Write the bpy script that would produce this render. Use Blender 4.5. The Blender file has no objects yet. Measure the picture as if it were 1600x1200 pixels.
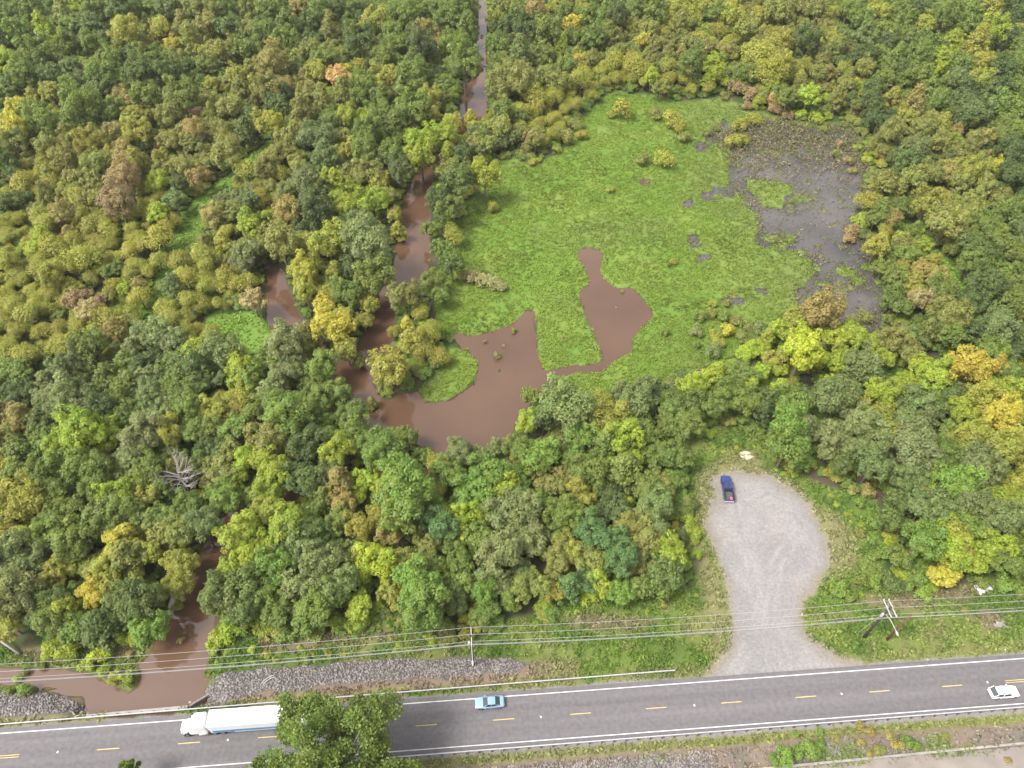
import bpy, math, random
import numpy as np
from mathutils import Vector, Matrix
random.seed(7); RNG = np.random.default_rng(7)
scene = bpy.context.scene
COL = scene.collection
# ------------------------------------------------------------------ camera
PITCH = math.radians(48.0); FPX = 1109.0; CAMZ = 121.3
cam = bpy.data.cameras.new('camera'); camo = bpy.data.objects.new('camera', cam)
COL.objects.link(camo); scene.camera = camo
cam.sensor_width = 36.0; cam.lens = FPX/1600*36.0; cam.clip_start = 1.0; cam.clip_end = 20000
camo.location = (0, 0, CAMZ); camo.rotation_euler = (math.pi/2-PITCH, 0, 0)
# ------------------------------------------------------------------ sky and sun (bright, thinly overcast)
SUN_EL = math.radians(57); SUN_AZ = math.radians(248)     # compass: from the lower left of the view
w = bpy.data.worlds.new("World"); scene.world = w; w.use_nodes = True
nt = w.node_tree; nt.nodes.clear()
N = nt.nodes.new; L = nt.links.new
out = N('ShaderNodeOutputWorld'); bg = N('ShaderNodeBackground'); bg.inputs[1].default_value = 0.15
sky = N('ShaderNodeTexSky'); sky.sky_type = 'NISHITA'; sky.sun_disc = False
sky.sun_elevation = SUN_EL; sky.sun_rotation = SUN_AZ; sky.altitude = 50; sky.dust_density = 3.0; sky.air_density = 1.2
bw = N('ShaderNodeRGBToBW'); L(sky.outputs[0], bw.inputs[0])
cl = N('ShaderNodeMixRGB'); cl.blend_type = 'MULTIPLY'; cl.inputs[0].default_value = 1
L(bw.outputs[0], cl.inputs[1]); cl.inputs[2].default_value = (1.55, 1.50, 1.52, 1)
tc = N('ShaderNodeTexCoord'); ns = N('ShaderNodeTexNoise'); ns.inputs['Scale'].default_value = 2.2; ns.inputs['Detail'].default_value = 6
L(tc.outputs['Generated'], ns.inputs['Vector'])
mr = N('ShaderNodeMapRange'); mr.inputs[1].default_value = .30; mr.inputs[2].default_value = .62; mr.inputs[3].default_value = .55; mr.inputs[4].default_value = 1.0
L(ns.outputs[0], mr.inputs[0])
mx = N('ShaderNodeMixRGB'); L(mr.outputs[0], mx.inputs[0]); L(sky.outputs[0], mx.inputs[1]); L(cl.outputs[0], mx.inputs[2])
L(mx.outputs[0], bg.inputs[0]); L(bg.outputs[0], out.inputs[0])
sd = bpy.data.lights.new('sun', 'SUN'); sd.energy = 1.8; sd.angle = math.radians(14); sd.color = (1, .955, .87)
so = bpy.data.objects.new('sun', sd); COL.objects.link(so)
sdir = Vector((math.sin(SUN_AZ)*math.cos(SUN_EL), math.cos(SUN_AZ)*math.cos(SUN_EL), math.sin(SUN_EL)))
so.rotation_euler = (-sdir).to_track_quat('-Z', 'Y').to_euler(); so.location = (0, 0, 400)
vs = scene.view_settings; vs.view_transform = 'Standard'; vs.look = 'None'; vs.gamma = 1; vs.use_curve_mapping = False
vs.exposure = 1.10
scene.render.engine = 'CYCLES'
scene.cycles.max_bounces = 6; scene.cycles.diffuse_bounces = 4; scene.cycles.glossy_bounces = 2
scene.cycles.transmission_bounces = 2; scene.cycles.transparent_max_bounces = 4

# ------------------------------------------------------------------ geometry of the view: where a point of the survey lies
CS, SN = math.cos(PITCH), math.sin(PITCH)
def at(u, v, z=0.3):
    X = (u-800)/FPX; Y = -(v-600)/FPX
    d = (X, CS+Y*SN, -SN+Y*CS)
    t = (z-CAMZ)/d[2]
    return (d[0]*t, d[1]*t, z)
def scale_at(u, v, z=0.3):
    x, y, _ = at(u, v, z)
    Z = y*CS + (CAMZ-z)*SN
    return FPX/Z          # photo pixels per metre
def poly(s, z=0.3):
    a = [float(q) for q in s.replace(',', ' ').split()]
    return np.array([at(a[i], a[i+1], z)[:2] for i in range(0, len(a), 2)])

# ------------------------------------------------------------------ helpers
def tag(o, label=None, cat=None, group=None, kind=None):
    if label: o['label'] = label
    if cat: o['category'] = cat
    if group: o['group'] = group
    if kind: o['kind'] = kind
    return o
def empty(name, loc, rz=0, sc=(1, 1, 1)):
    o = bpy.data.objects.new(name, None); COL.objects.link(o)
    o.location = loc; o.rotation_euler = (0, 0, rz); o.scale = sc; o.empty_display_size = .5
    return o
def mesh_np(name, V, F, mat=None, smooth=False):
    """V (n,3); F (m,k) constant k"""
    V = np.asarray(V, dtype=np.float32); F = np.asarray(F, dtype=np.int32)
    me = bpy.data.meshes.new(name); me.vertices.add(len(V)); me.vertices.foreach_set('co', V.ravel())
    k = F.shape[1]; me.loops.add(F.size); me.loops.foreach_set('vertex_index', F.ravel())
    me.polygons.add(len(F)); me.polygons.foreach_set('loop_start', np.arange(0, F.size, k, dtype=np.int32))
    if smooth: me.polygons.foreach_set('use_smooth', np.ones(len(F), dtype=bool))
    me.update(calc_edges=True); me.validate()
    if mat: me.materials.append(mat)
    return me
def link(name, me, parent=None, loc=(0, 0, 0)):
    o = bpy.data.objects.new(name, me); COL.objects.link(o); o.parent = parent; o.location = loc
    return o
class MB:
    def __init__(s): s.v = []; s.f = []
    def add(s, v, f):
        n = len(s.v); s.v += [tuple(p) for p in v]; s.f += [tuple(i+n for i in q) for q in f]
    def box(s, x0, x1, y0, y1, z0, z1):
        s.add([(x0,y0,z0),(x1,y0,z0),(x1,y1,z0),(x0,y1,z0),(x0,y0,z1),(x1,y0,z1),(x1,y1,z1),(x0,y1,z1)],
              [(0,3,2,1),(4,5,6,7),(0,1,5,4),(1,2,6,5),(2,3,7,6),(3,0,4,7)])
    def loft(s, secs, cap=True):
        n = len(secs[0]); v = [p for q in secs for p in q]; f = []
        for i in range(len(secs)-1):
            for j in range(n):
                k = (j+1) % n
                f.append((i*n+j, i*n+k, (i+1)*n+k, (i+1)*n+j))
        if cap: f.append(tuple(range(n-1, -1, -1))); f.append(tuple((len(secs)-1)*n+j for j in range(n)))
        s.add(v, f)
    def tube(s, pts, rad, n=6):
        pts = [Vector(p) for p in pts]; secs = []
        for i, p in enumerate(pts):
            d = (pts[min(i+1, len(pts)-1)]-pts[max(i-1, 0)]).normalized()
            a = d.cross(Vector((0, 0, 1)));
            if a.length < .05: a = d.cross(Vector((1, 0, 0)))
            a.normalize(); b = a.cross(d)
            r = rad[i] if hasattr(rad, '__len__') else rad
            secs.append([p+a*math.cos(2*math.pi*k/n)*r+b*math.sin(2*math.pi*k/n)*r for k in range(n)])
        s.loft(secs)
    def cyl(s, c, axis, r, h, n=14):
        a = Vector(axis).normalized(); c = Vector(c); s.tube([c-a*h/2, c+a*h/2], r, n)
    def build(s, name, mat, parent=None, bevel=0, smooth=False):
        me = bpy.data.meshes.new(name); me.from_pydata(s.v, [], s.f); me.update()
        if mat: me.materials.append(mat)
        if smooth:
            for p in me.polygons: p.use_smooth = True
        o = link(name, me, parent)
        if bevel:
            m = o.modifiers.new('bevel', 'BEVEL'); m.width = bevel; m.segments = 2; m.limit_method = 'ANGLE'; m.angle_limit = math.radians(35)
        return o
def copy_tree(o, parent=None):
    c = o.copy(); COL.objects.link(c); c.parent = parent
    for ch in list(o.children): copy_tree(ch, c)
    return c
# value noise
def _lat(seed, n=256): return np.random.default_rng(seed).random((n, n)).astype(np.float32)
_LT = {}
def vnoise(x, y, sc, seed=0):
    if seed not in _LT: _LT[seed] = _lat(seed)
    T = _LT[seed]; x = x/sc+500.3; y = y/sc+500.7
    xi = np.floor(x).astype(int); yi = np.floor(y).astype(int); fx = x-xi; fy = y-yi
    fx = fx*fx*(3-2*fx); fy = fy*fy*(3-2*fy)
    g = lambda a, b: T[a % 256, b % 256]
    return (g(xi, yi)*(1-fx)+g(xi+1, yi)*fx)*(1-fy)+(g(xi, yi+1)*(1-fx)+g(xi+1, yi+1)*fx)*fy
def fbm(x, y, sc, seed=0, o=4):
    s = 0; a = 1; t = 0
    for i in range(o): s = s+a*vnoise(x, y, sc/2**i, seed+i); t += a; a *= .55
    return s/t
def sdf(P, x, y):
    """signed distance to polygon outline: negative inside"""
    d2 = np.full(x.shape, 1e12); ins = np.zeros(x.shape, bool); n = len(P)
    for i in range(n):
        ax, ay = P[i]; bx, by = P[(i+1) % n]; ex, ey = bx-ax, by-ay; wx, wy = x-ax, y-ay
        t = np.clip((wx*ex+wy*ey)/(ex*ex+ey*ey+1e-9), 0, 1)
        d2 = np.minimum(d2, (wx-ex*t)**2+(wy-ey*t)**2)
        c = ((ay > y) != (by > y)) & (x < (bx-ax)*(y-ay)/((by-ay) if abs(by-ay) > 1e-9 else 1e-9)+ax)
        ins ^= c
    return np.where(ins, -1, 1)*np.sqrt(d2)
def sdf_line(P, R, x, y):
    """distance to a tapering ribbon along a polyline"""
    d = np.full(x.shape, 1e6)
    for i in range(len(P)-1):
        ax, ay = P[i]; bx, by = P[i+1]; ex, ey = bx-ax, by-ay
        t = np.clip(((x-ax)*ex+(y-ay)*ey)/(ex*ex+ey*ey+1e-9), 0, 1)
        d = np.minimum(d, np.hypot(x-ax-ex*t, y-ay-ey*t)-(R[i]*(1-t)+R[i+1]*t))
    return d
def smooth(a, b, x):
    t = np.clip((x-a)/(b-a), 0, 1); return t*t*(3-2*t)

# ------------------------------------------------------------------ materials
def new_mat(name):
    m = bpy.data.materials.new(name); m.use_nodes = True; n = m.node_tree; n.nodes.clear()
    o = n.nodes.new('ShaderNodeOutputMaterial'); return m, n, n.nodes.new, n.links.new, o
def simple(name, col, rough=.6, metal=0, noise=.12, nscale=3.0, coat=0, bump=0):
    m, n, N, L, o = new_mat(name); b = N('ShaderNodeBsdfPrincipled')
    b.inputs['Roughness'].default_value = rough; b.inputs['Metallic'].default_value = metal
    b.inputs['Coat Weight'].default_value = coat
    t = N('ShaderNodeTexCoord'); s = N('ShaderNodeTexNoise'); s.inputs['Scale'].default_value = nscale; s.inputs['Detail'].default_value = 5
    L(t.outputs['Object'], s.inputs['Vector'])
    r = N('ShaderNodeValToRGB'); r.color_ramp.elements[0].position = .3; r.color_ramp.elements[1].position = .7
    r.color_ramp.elements[0].color = (*[c*(1-noise) for c in col], 1); r.color_ramp.elements[1].color = (*[min(1, c*(1+noise)) for c in col], 1)
    L(s.outputs[0], r.inputs[0]); L(r.outputs[0], b.inputs['Base Color'])
    if bump:
        bp = N('ShaderNodeBump'); bp.inputs['Strength'].default_value = bump; L(s.outputs[0], bp.inputs['Height']); L(bp.outputs[0], b.inputs['Normal'])
    L(b.outputs[0], o.inputs[0]); return m
def foliage_mat(name, trans=.46, fixed=None, attr='tint'):
    m, n, N, L, o = new_mat(name)
    a = N('ShaderNodeAttribute'); a.attribute_type = 'INSTANCER'; a.attribute_name = attr
    v = N('ShaderNodeAttribute'); v.attribute_name = 'leafvar'
    if fixed:
        rgb = N('ShaderNodeRGB'); rgb.outputs[0].default_value = (*fixed, 1); src = rgb.outputs[0]
    else: src = a.outputs['Color']
    sep = N('ShaderNodeSeparateColor'); L(v.outputs['Color'], sep.inputs[0])
    hsv = N('ShaderNodeHueSaturation'); L(src, hsv.inputs['Color'])
    h = N('ShaderNodeMapRange'); h.inputs[3].default_value = .47; h.inputs[4].default_value = .53; L(sep.outputs[1], h.inputs[0]); L(h.outputs[0], hsv.inputs['Hue'])
    g = N('ShaderNodeMapRange'); g.inputs[3].default_value = .58; g.inputs[4].default_value = 1.42; L(sep.outputs[0], g.inputs[0]); L(g.outputs[0], hsv.inputs['Value'])
    df = N('ShaderNodeBsdfDiffuse'); tr = N('ShaderNodeBsdfTranslucent'); gl = N('ShaderNodeBsdfGlossy'); gl.inputs['Roughness'].default_value = .55
    L(hsv.outputs[0], df.inputs[0]); L(hsv.outputs[0], tr.inputs[0]); gl.inputs[0].default_value = (1, 1, 1, 1)
    m1 = N('ShaderNodeMixShader'); m1.inputs[0].default_value = trans; L(df.outputs[0], m1.inputs[1]); L(tr.outputs[0], m1.inputs[2])
    m2 = N('ShaderNodeMixShader'); m2.inputs[0].default_value = .025; L(m1.outputs[0], m2.inputs[1]); L(gl.outputs[0], m2.inputs[2])
    L(m2.outputs[0], o.inputs[0]); return m
M = {}
M['leaf'] = foliage_mat('leaf_foliage')
M['bark'] = simple('bark', (.16, .13, .10), .9, nscale=6, noise=.3)
M['dead'] = simple('dead_wood', (.27, .245, .22), .9, nscale=6, noise=.2)
M['white_paint'] = simple('white_paint', (.80, .80, .80), .35, nscale=1, noise=.03, coat=.3)
M['road_white'] = simple('road_white_marking', (.52, .52, .52), .8, nscale=.9, noise=.18)
M['road_yellow'] = simple('road_yellow_marking', (.46, .35, .13), .8, nscale=.9, noise=.15)
M['blue_paint'] = simple('light_blue_paint', (.20, .32, .42), .3, nscale=1, noise=.04, coat=.6)
M['navy_paint'] = simple('navy_paint', (.015, .035, .16), .3, nscale=1, noise=.04, coat=.7)
M['black'] = simple('black_plastic', (.02, .02, .022), .6, nscale=5)
M['tyre'] = simple('tyre_rubber', (.018, .018, .018), .85, nscale=5)
M['grey_bed'] = simple('bed_liner', (.07, .07, .075), .8, nscale=5)
M['rim'] = simple('wheel_rim', (.45, .45, .46), .35, .8)
M['glass'] = simple('car_glass', (.02, .028, .035), .08, nscale=1, noise=.02, coat=1)
M['red'] = simple('red_plastic', (.45, .02, .03), .4, nscale=3)
M['pink'] = simple('pink_cloth', (.70, .10, .18), .7, nscale=6)
M['amber'] = simple('amber_lens', (.6, .2, .02), .3)
M['lamp'] = simple('head_lamp', (.7, .72, .75), .15, coat=1)
M['stripe_blue'] = simple('trailer_stripe_blue', (.04, .25, .48), .4, noise=.03)
M['steel'] = simple('galvanised_steel', (.42, .42, .43), .6, .15, noise=.12, nscale=2)
M['post_wood'] = simple('guard_post_wood', (.10, .08, .07), .9, noise=.3)
M['pole_wood'] = simple('pole_wood_dark', (.045, .036, .032), .9, noise=.3)
M['pole_brown'] = simple('pole_wood_brown', (.13, .055, .035), .9, noise=.3)
M['arm_light'] = simple('weathered_crossarm', (.36, .35, .33), .8, noise=.15)
M['wire'] = simple('aluminium_wire', (.32, .32, .32), .6, .1, noise=.05)
M['cable'] = simple('black_cable', (.05, .05, .05), .6, noise=.05)
M['concrete'] = simple('concrete', (.27, .25, .225), .9, noise=.2, nscale=.8, bump=.1)
M['stone'] = simple('riprap_stone', (.25, .235, .225), .9, noise=.35, nscale=1.7)
M['debris'] = simple('white_litter', (.48, .47, .45), .6)
M['sand'] = simple('pale_sand', (.46, .40, .29), .95, noise=.15, nscale=2)
# ------------------------------------------------------------------ the road line
N0 = Vector(at(0, 1146, 2)[:2]); N1 = Vector(at(1600, 1028.7, 2)[:2])
RD = (N1-N0).normalized(); RN = Vector((-RD.y, RD.x))        # along the road (to the right), across it (away from the camera)
def rs(p): return (Vector(p[:2])-N0).dot(RD), (Vector(p[:2])-N0).dot(RN)
def rp(s, q): return N0+RD*s+RN*q                            # q = 0 on the far white line, negative towards the camera
RW = -rs(at(1000, 1145, 2))[1]                               # distance between the white lines
ROADZ = 2.0
print('ROAD dir', RD, 'width', RW, 'dash spacing', rs(at(1375,1080,2))[0]-rs(at(1257.5,1088.5,2))[0], rs(at(1488,1071.5,2))[0]-rs(at(169,1170.5,2))[0])

# ------------------------------------------------------------------ survey of the ground (outlines)
POND = poly("""703 520 735 525 770 520 800 508 822 486 832 486 835 510 838 540 843 570 850 580 865 578 885 572 920 571 938 567 943 556 930 525 920 500
 908 470 910 455 922 445 918 425 905 405 903 393 915 388 935 390 942 400 935 425 945 437 960 450 985 450 1000 462 1015 480 1018 495 1005 510 990 525 985 545
 975 555 955 568 940 580 900 582 870 590 855 605 830 625 818 650 802 665 800 700 760 705 735 700 700 716 670 700 640 690 615 682 595 672 575 655 560 625
 575 600 600 575 640 560 690 560 700 545""", 0)
ISLE = poly("640 455 690 440 703 515 722 545 745 560 748 580 735 602 700 628 665 628 655 612 625 615 600 628 580 600 600 565 618 520 615 480", 0)
LOBE = poly("700 545 730 545 748 570 740 600 705 626 665 629 655 612 680 580", 0)
def ribbon(s, z=0.0):
    a = [float(q) for q in s.replace(',', ' ').split()]; P = []; R = []
    for i in range(0, len(a), 3):
        x, y, _ = at(a[i], a[i+1], z); P.append((x, y)); R.append(a[i+2]/2/scale_at(a[i], a[i+1], z))
    return P, R
CREEKS = [ribbon("752 -30 12 755 20 14 752 70 15 750 110 17 742 150 38 737 185 44 722 205 18 690 245 16 662 275 30 648 330 46 646 380 52 642 420 56 615 470 58 597 520 50 572 565 48 555 600 48 590 650 54"),
          ribbon("300 170 16 320 190 14 240 235 12 232 262 10"),
          ribbon("430 425 26 436 470 40 445 505 50 490 540 26 550 590 30"),
          ribbon("700 712 40 640 735 30 560 745 24 450 775 22 376 795 30 350 835 44 322 885 46 303 930 74 292 985 86 270 1050 100 240 1085 120"),
          ribbon("-60 1056 22 0 1054 24 80 1058 28 150 1072 32 200 1088 46")]
SPIT = poly("150 1030 215 1035 222 1050 212 1075 200 1082 180 1072 150 1058", 0)
BAY = poly("62 1078 130 1092 134 1116 235 1110 330 1102 318 1082 330 1060 260 1050 190 1080", 0)
MARSH = poly("""690 400 715 350 738 305 765 262 800 245 832 262 880 232 895 200 930 165 960 145 1020 150 1060 162 1130 150 1180 172 1250 190 1320 190 1350 230
 1362 270 1348 310 1335 370 1372 420 1388 470 1382 528 1330 535 1250 505 1200 515 1150 545 1090 585 1020 605 960 610 900 630 860 655 835 650 830 610 843 570 835 500 800 512 740 532 695 532 680 480""", 0)
GREYW = poly("""1135 215 1180 192 1240 195 1330 205 1345 250 1352 310 1330 370 1372 420 1382 528 1340 522 1290 482 1243 472 1252 455 1283 412 1265 396 1225 390
 1238 372 1195 376 1190 362 1178 332 1172 305 1146 290 1138 255""", 0)
def ell(u, v, ru, rv, z=0):
    return np.array([at(u+ru*math.cos(a), v+rv*math.sin(a), z)[:2] for a in np.linspace(0, 2*math.pi, 14)[:-1]])
HOLES = [ell(1130, 300, 17, 6), ell(1105, 306, 11, 5), ell(1008, 286, 10, 3), ell(1083, 378, 9, 11), ell(1100, 402, 9, 4), ell(1075, 320, 8, 5), ell(1190, 455, 8, 5), ell(1145, 470, 18, 4), ell(1120, 215, 16, 9), ell(1095, 230, 9, 6), ell(1135, 195, 8, 8)]
PATCH = [poly("1165 278 1215 283 1240 290 1242 300 1228 310 1222 328 1195 325 1180 310 1168 295", 0), ell(1232, 370, 11, 5), ell(1205, 372, 14, 6),
         ell(1322, 425, 18, 9), ell(1340, 440, 12, 7), ell(1285, 445, 15, 5), ell(1365, 418, 25, 6), ell(1255, 312, 22, 4), ell(1158, 222, 14, 5)]
LOT = poly("""1115 746 1140 739 1160 738 1200 743 1240 765 1265 795 1282 825 1293 850 1291 880 1284 902 1262 925 1251 945 1250 965 1256 990 1275 1010 1310 1030 1355 1040 1350 1060
 1095 1075 1103 1056 1118 1040 1136 1010 1144 990 1142 950 1132 900 1122 870 1113 850 1100 835 1105 800 1112 770""", 1.5)
DRYRING = poly("1090 735 1140 715 1170 700 1200 735 1240 755 1275 790 1310 800 1335 840 1335 890 1290 915 1300 870 1285 830 1240 770 1160 740 1115 750 1100 850 1130 900 1142 990 1120 1040 1100 960 1080 850", 1.5)
OPEN = poly("""-80 1120 -40 1010 30 1015 60 1020 110 1000 160 1000 215 985 260 985 290 1010 310 1000 330 970 400 985 470 992 560 985 590 960 620 965 640 1005 700 1000 760 995 800 965
 870 955 930 930 1000 925 1080 920 1100 880 1082 800 1060 720 1075 670 1110 650 1180 655 1200 720 1290 760 1370 780 1380 850 1370 920 1440 935 1500 915 1600 905 1680 900 1700 1400 -200 1400""", 1)
RIP = [poly("300 1104 318 1076 340 1053 420 1043 500 1037 560 1031 700 1027 790 1027 828 1038 800 1052 700 1058 560 1068 420 1082 340 1098", 1.2),
       poly("-80 1090 0 1085 60 1079 110 1088 131 1100 134 1114 100 1119 0 1124 -80 1130", 1.2),
       poly("650 1196 800 1180 950 1170 1060 1164 1120 1178 1110 1230 600 1240", 1.2)]
STRIPS = [ribbon("428 225 14 405 245 18 370 283 34 325 312 26 300 345 38 287 390 34"), ribbon("262 420 24 258 460 26 205 520 28"), ribbon("85 570 22 75 605 26"),
          ribbon("345 500 40 375 515 64 400 530 60"), ribbon("1390 330 18 1420 370 22 1480 420 22 1500 470 16 1510 550 14"), ribbon("1395 590 16 1500 565 14")]
TANS = [poly("420 985 470 980 530 990 600 985 610 1000 520 1005 430 1012 400 1000", 1), ell(700, 1035, 40, 10), ell(1490, 928, 45, 15, 1), ell(1400, 945, 60, 8, 1), ell(1545, 970, 18, 16, 1), ell(185, 1010, 30, 16, 1), ell(1120, 640, 16, 14, 1), ell(60, 1020, 40, 10, 1), ell(950, 975, 70, 10, 1)]

TRACKS = [ribbon('1190 1040 0 1185 960 0 1170 880 0 1150 800 0 1145 775 0', 1.5), ribbon('1230 1045 0 1200 960 0 1215 880 0 1250 830 0 1240 790 0 1200 770 0 1165 790 0 1150 840 0 1165 900 0 1190 950 0', 1.5), ribbon('1150 1045 0 1180 990 0 1200 900 0 1225 860 0', 1.5)]
def ground(x, y):
    """height, colour and zone masks of the terrain at world x, y"""
    n1 = fbm(x, y, 9, 3); n2 = fbm(x, y, 2.6, 11); n3 = fbm(x, y, 40, 21)
    wob = (n2-.5)*1.6
    s = (x-N0.x)*RD.x+(y-N0.y)*RD.y; q = (x-N0.x)*RN.x+(y-N0.y)*RN.y
    water = sdf(POND, x, y)
    for P, R in CREEKS: water = np.minimum(water, sdf_line(P, R, x, y))
    water = np.minimum(water, sdf(BAY, x, y))
    isle = np.minimum(sdf(ISLE, x, y), sdf(SPIT, x, y)); water = np.maximum(water, -isle)
    water = water+wob*.7
    marsh = sdf(MARSH, x, y)+wob+(n1-.5)*5
    weed0 = fbm(x, y, 4.5, 133)
    grey = sdf(GREYW, x, y)+wob*1.6+(n1-.5)*9
    for P in PATCH: grey = np.maximum(grey, -(sdf(P, x, y)+wob*1.5))
    for P in HOLES: grey = np.minimum(grey, sdf(P, x, y)+wob*2.2+(weed0-.5)*3)
    weeds = fbm(x, y, 3.2, 31)+.12*smooth(250, 330, y)   # broken weed rafts in the grey shallows
    raft = (grey < 0) & (weeds > .66)
    mat_ = (marsh < 0) & (grey > 0) & (water > 0)
    lobe = sdf(LOBE, x, y)+wob*.6; mat_ |= (lobe < 0)
    # heights
    land = .45+.5*(n3-.4)+.25*(n1-.5)
    h = np.clip(water*.45, -1.3, 9); h = np.minimum(h, land)
    h = np.where((marsh < 0) & (water > 0), np.where(grey > 0, .10+.10*(n2-.5)*2*smooth(0, 1.0, np.minimum(grey, water)), -.35), h)
    h = np.where((marsh < 0) & (water > 0) & (grey > 0), np.minimum(h, -.15+np.minimum(grey, water)*.6), h)
    h = np.where(raft & (water > 0), .025, h)
    h = np.where(lobe < 0, .12, h)
    # road embankment and the higher ground on the right
    east = smooth(rs(at(800, 1040))[0], rs(at(930, 1040))[0], s)
    bank = 1.93*(1-smooth(2.3, 10.5, q))
    bank = np.maximum(bank, east*(1.9-.012*np.clip(q, 0, 60))*(1-smooth(48, 75, q)))
    bank = np.where(q < 0, 1.93, bank)
    inbay = smooth(0.2, 3.2, water)
    h2 = np.maximum(h, np.where(bank > .02, bank, -9))
    h = np.where(q > 2.0, h*(1-inbay)+h2*inbay, h2)
    h = np.where(q < -RW-4.2, 1.93-np.clip((-RW-3.6-q)*.42, 0, 1.75), h)
    # colours (albedo)
    C = np.zeros(x.shape+(3,))
    def mix(c, m):
        m = np.clip(m, 0, 1)[..., None]; C[:] = C*(1-m)+np.array(c)*m
    mix((.060, .062, .032), np.ones_like(x)); mix((.05, .085, .022), smooth(.42, .6, n1)); mix((.10, .075, .05), smooth(.58, .7, n2))
    openm = smooth(.8, -.8, sdf(OPEN, x, y)+wob)
    mix((.115, .170, .034), openm); mix((.155, .19, .05), openm*smooth(.4, .62, n1)); mix((.20, .17, .09), openm*smooth(.58, .70, n2)*.4)
    mix((.075, .125, .026), openm*smooth(.5, .36, fbm(x, y, 5, 41))*.8)
    for P, R in STRIPS: mix((.15, .25, .045), smooth(1.4, 0, sdf_line(P, R, x, y)+wob))
    for P in TANS: mix((.20, .15, .10), smooth(1.2, -1.0, sdf(P, x, y)+wob*2)*.8)
    # verge and shoulder dirt
    left = 1-east
    mix((.225, .17, .125), smooth(1.2, 2.6, q+wob)*smooth(6.5, 4.6, q+wob)*left)
    mix((.22, .20, .09), smooth(.6, 1.4, q)*smooth(3.2, 2.2, q+wob)*(.4+.6*left)*smooth(.35, .5, n1))
    mix((.24, .225, .21), smooth(1.3, .7, q+wob*.5)*(q > -RW-1.6))
    for P in RIP: mix((.125, .115, .11), smooth(.8, -.6, sdf(P, x, y)+wob))
    sq = -RW-q
    mix((.20, .20, .075), smooth(1.2, 1.7, sq)*smooth(3.4, 2.6, sq+wob*.3)*.85)
    mix((.21, .16, .125), smooth(2.4, 3.2, sq+wob*.3)); mix((.15, .14, .115), smooth(3, 4, sq)*smooth(.35, .6, fbm(x, y, 4, 77))*.8); mix((.15, .19, .06), smooth(3, 4, sq)*smooth(.48, .62, n1)*.8)
    mix((.20, .185, .175), smooth(3.6, 4.6, sq+wob)*smooth(rs(at(1130, 1180, 2))[0], rs(at(1090, 1180, 2))[0], s))
    # gravel lot
    dr = smooth(1.5, -1.5, sdf(DRYRING, x, y)+wob*2); mix((.22, .20, .10), dr*.8)
    ld = sdf(LOT, x, y)+wob*1.3+(n1-.5)*1.6
    mix((.29, .25, .19), smooth(1.1, .1, ld)*.85)
    c0 = at(1195, 850, 1.5); rr = np.hypot(x-c0[0], (y-c0[1]))
    mix((.278, .264, .252), smooth(.2, -.9, ld)*smooth(-.4, .2, q)); mix((.30, .278, .265), smooth(-.3, -1.2, ld)*smooth(.45, .7, fbm(x, y, 4.5, 91))*.7)
    mix((.225, .22, .218), smooth(-.3, -1.5, ld)*smooth(.5, .34, n1)*.6)
    trk = np.sin(rr*2.6+1.6*fbm(x, y, 14, 95))*np.exp(-((rr-6)/4.5)**2); mix((.31, .30, .295), smooth(-.5, -1.5, ld)*np.clip(trk, 0, 1)*.16)
    for P, R_ in TRACKS:
        dl = sdf_line(P, R_, x, y); tr_ = smooth(.55, .1, np.abs(np.abs(dl)-.85)); mix((.325, .312, .30), tr_*.45*smooth(.35, .6, n2)*smooth(-.5, -1.5, ld))
        mix((.20, .195, .19), smooth(.5, .1, np.abs(dl))*.30*smooth(.4, .6, n1)*smooth(-.5, -1.5, ld))
    mix((.215, .19, .15), smooth(-2.6, -.2, ld+(n1-.5)*4)*smooth(.2, -.3, ld)*.6)
    # marsh
    mm = np.where(mat_, 1., 0.)
    mix((.125, .215, .034), mm); mix((.165, .235, .045), mm*smooth(.4, .65, n1)); mix((.17, .215, .06), mm*smooth(at(1050, 300)[0], at(1180, 300)[0], x)*.7); mix((.13, .17, .05), mm*smooth(.55, .68, fbm(x, y, 16, 55))*.5)
    mix((.15, .16, .08), np.where(raft, 1, 0)); mix((.19, .21, .06), np.where(raft & (n1 > .5), 1, 0))
    mix((.09, .055, .035), smooth(.35, .0, water)*(q > 1))
    C *= .82
    return h, C, dict(water=water, marsh=marsh, grey=grey, mat=mat_, raft=raft, open=openm, lot=ld, q=q, s=s, sq=sq)

# terrain sheet
def steps(brk):
    r = [brk[0][0]]
    for (a, st), (b, _) in zip(brk[:-1], brk[1:]):
        while r[-1] < b-1e-6: r.append(min(b, r[-1]+st))
    return np.array(r)
gx = steps([(-9000, 3000), (-3000, 600), (-900, 60), (-240, 1.6), (-95, .62), (95, 1.2), (240, 60), (900, 600), (3000, 3000), (9000, 0)])
gy = steps([(-3000, 600), (-600, 60), (-60, 6), (24, .42), (112, .8), (210, 1.2), (345, 8), (420, 60), (1200, 600), (4800, 3000), (10800, 0)])
GX, GY = np.meshgrid(gx, gy); H, CC, Z = ground(GX.ravel(), GY.ravel())
nx, ny = len(gx), len(gy); print('terrain', nx, ny, nx*ny)
idx = np.arange(nx*ny).reshape(ny, nx)
F = np.stack([idx[:-1, :-1], idx[:-1, 1:], idx[1:, 1:], idx[1:, :-1]], -1).reshape(-1, 4)
m, n, N, L, o = new_mat('ground_cover')
a = N('ShaderNodeAttribute'); a.attribute_name = 'ground_colour'
t = N('ShaderNodeTexCoord'); s1 = N('ShaderNodeTexNoise'); s1.inputs['Scale'].default_value = 2.2; s1.inputs['Detail'].default_value = 7; s1.inputs['Roughness'].default_value = .7
L(t.outputs['Object'], s1.inputs['Vector'])
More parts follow.
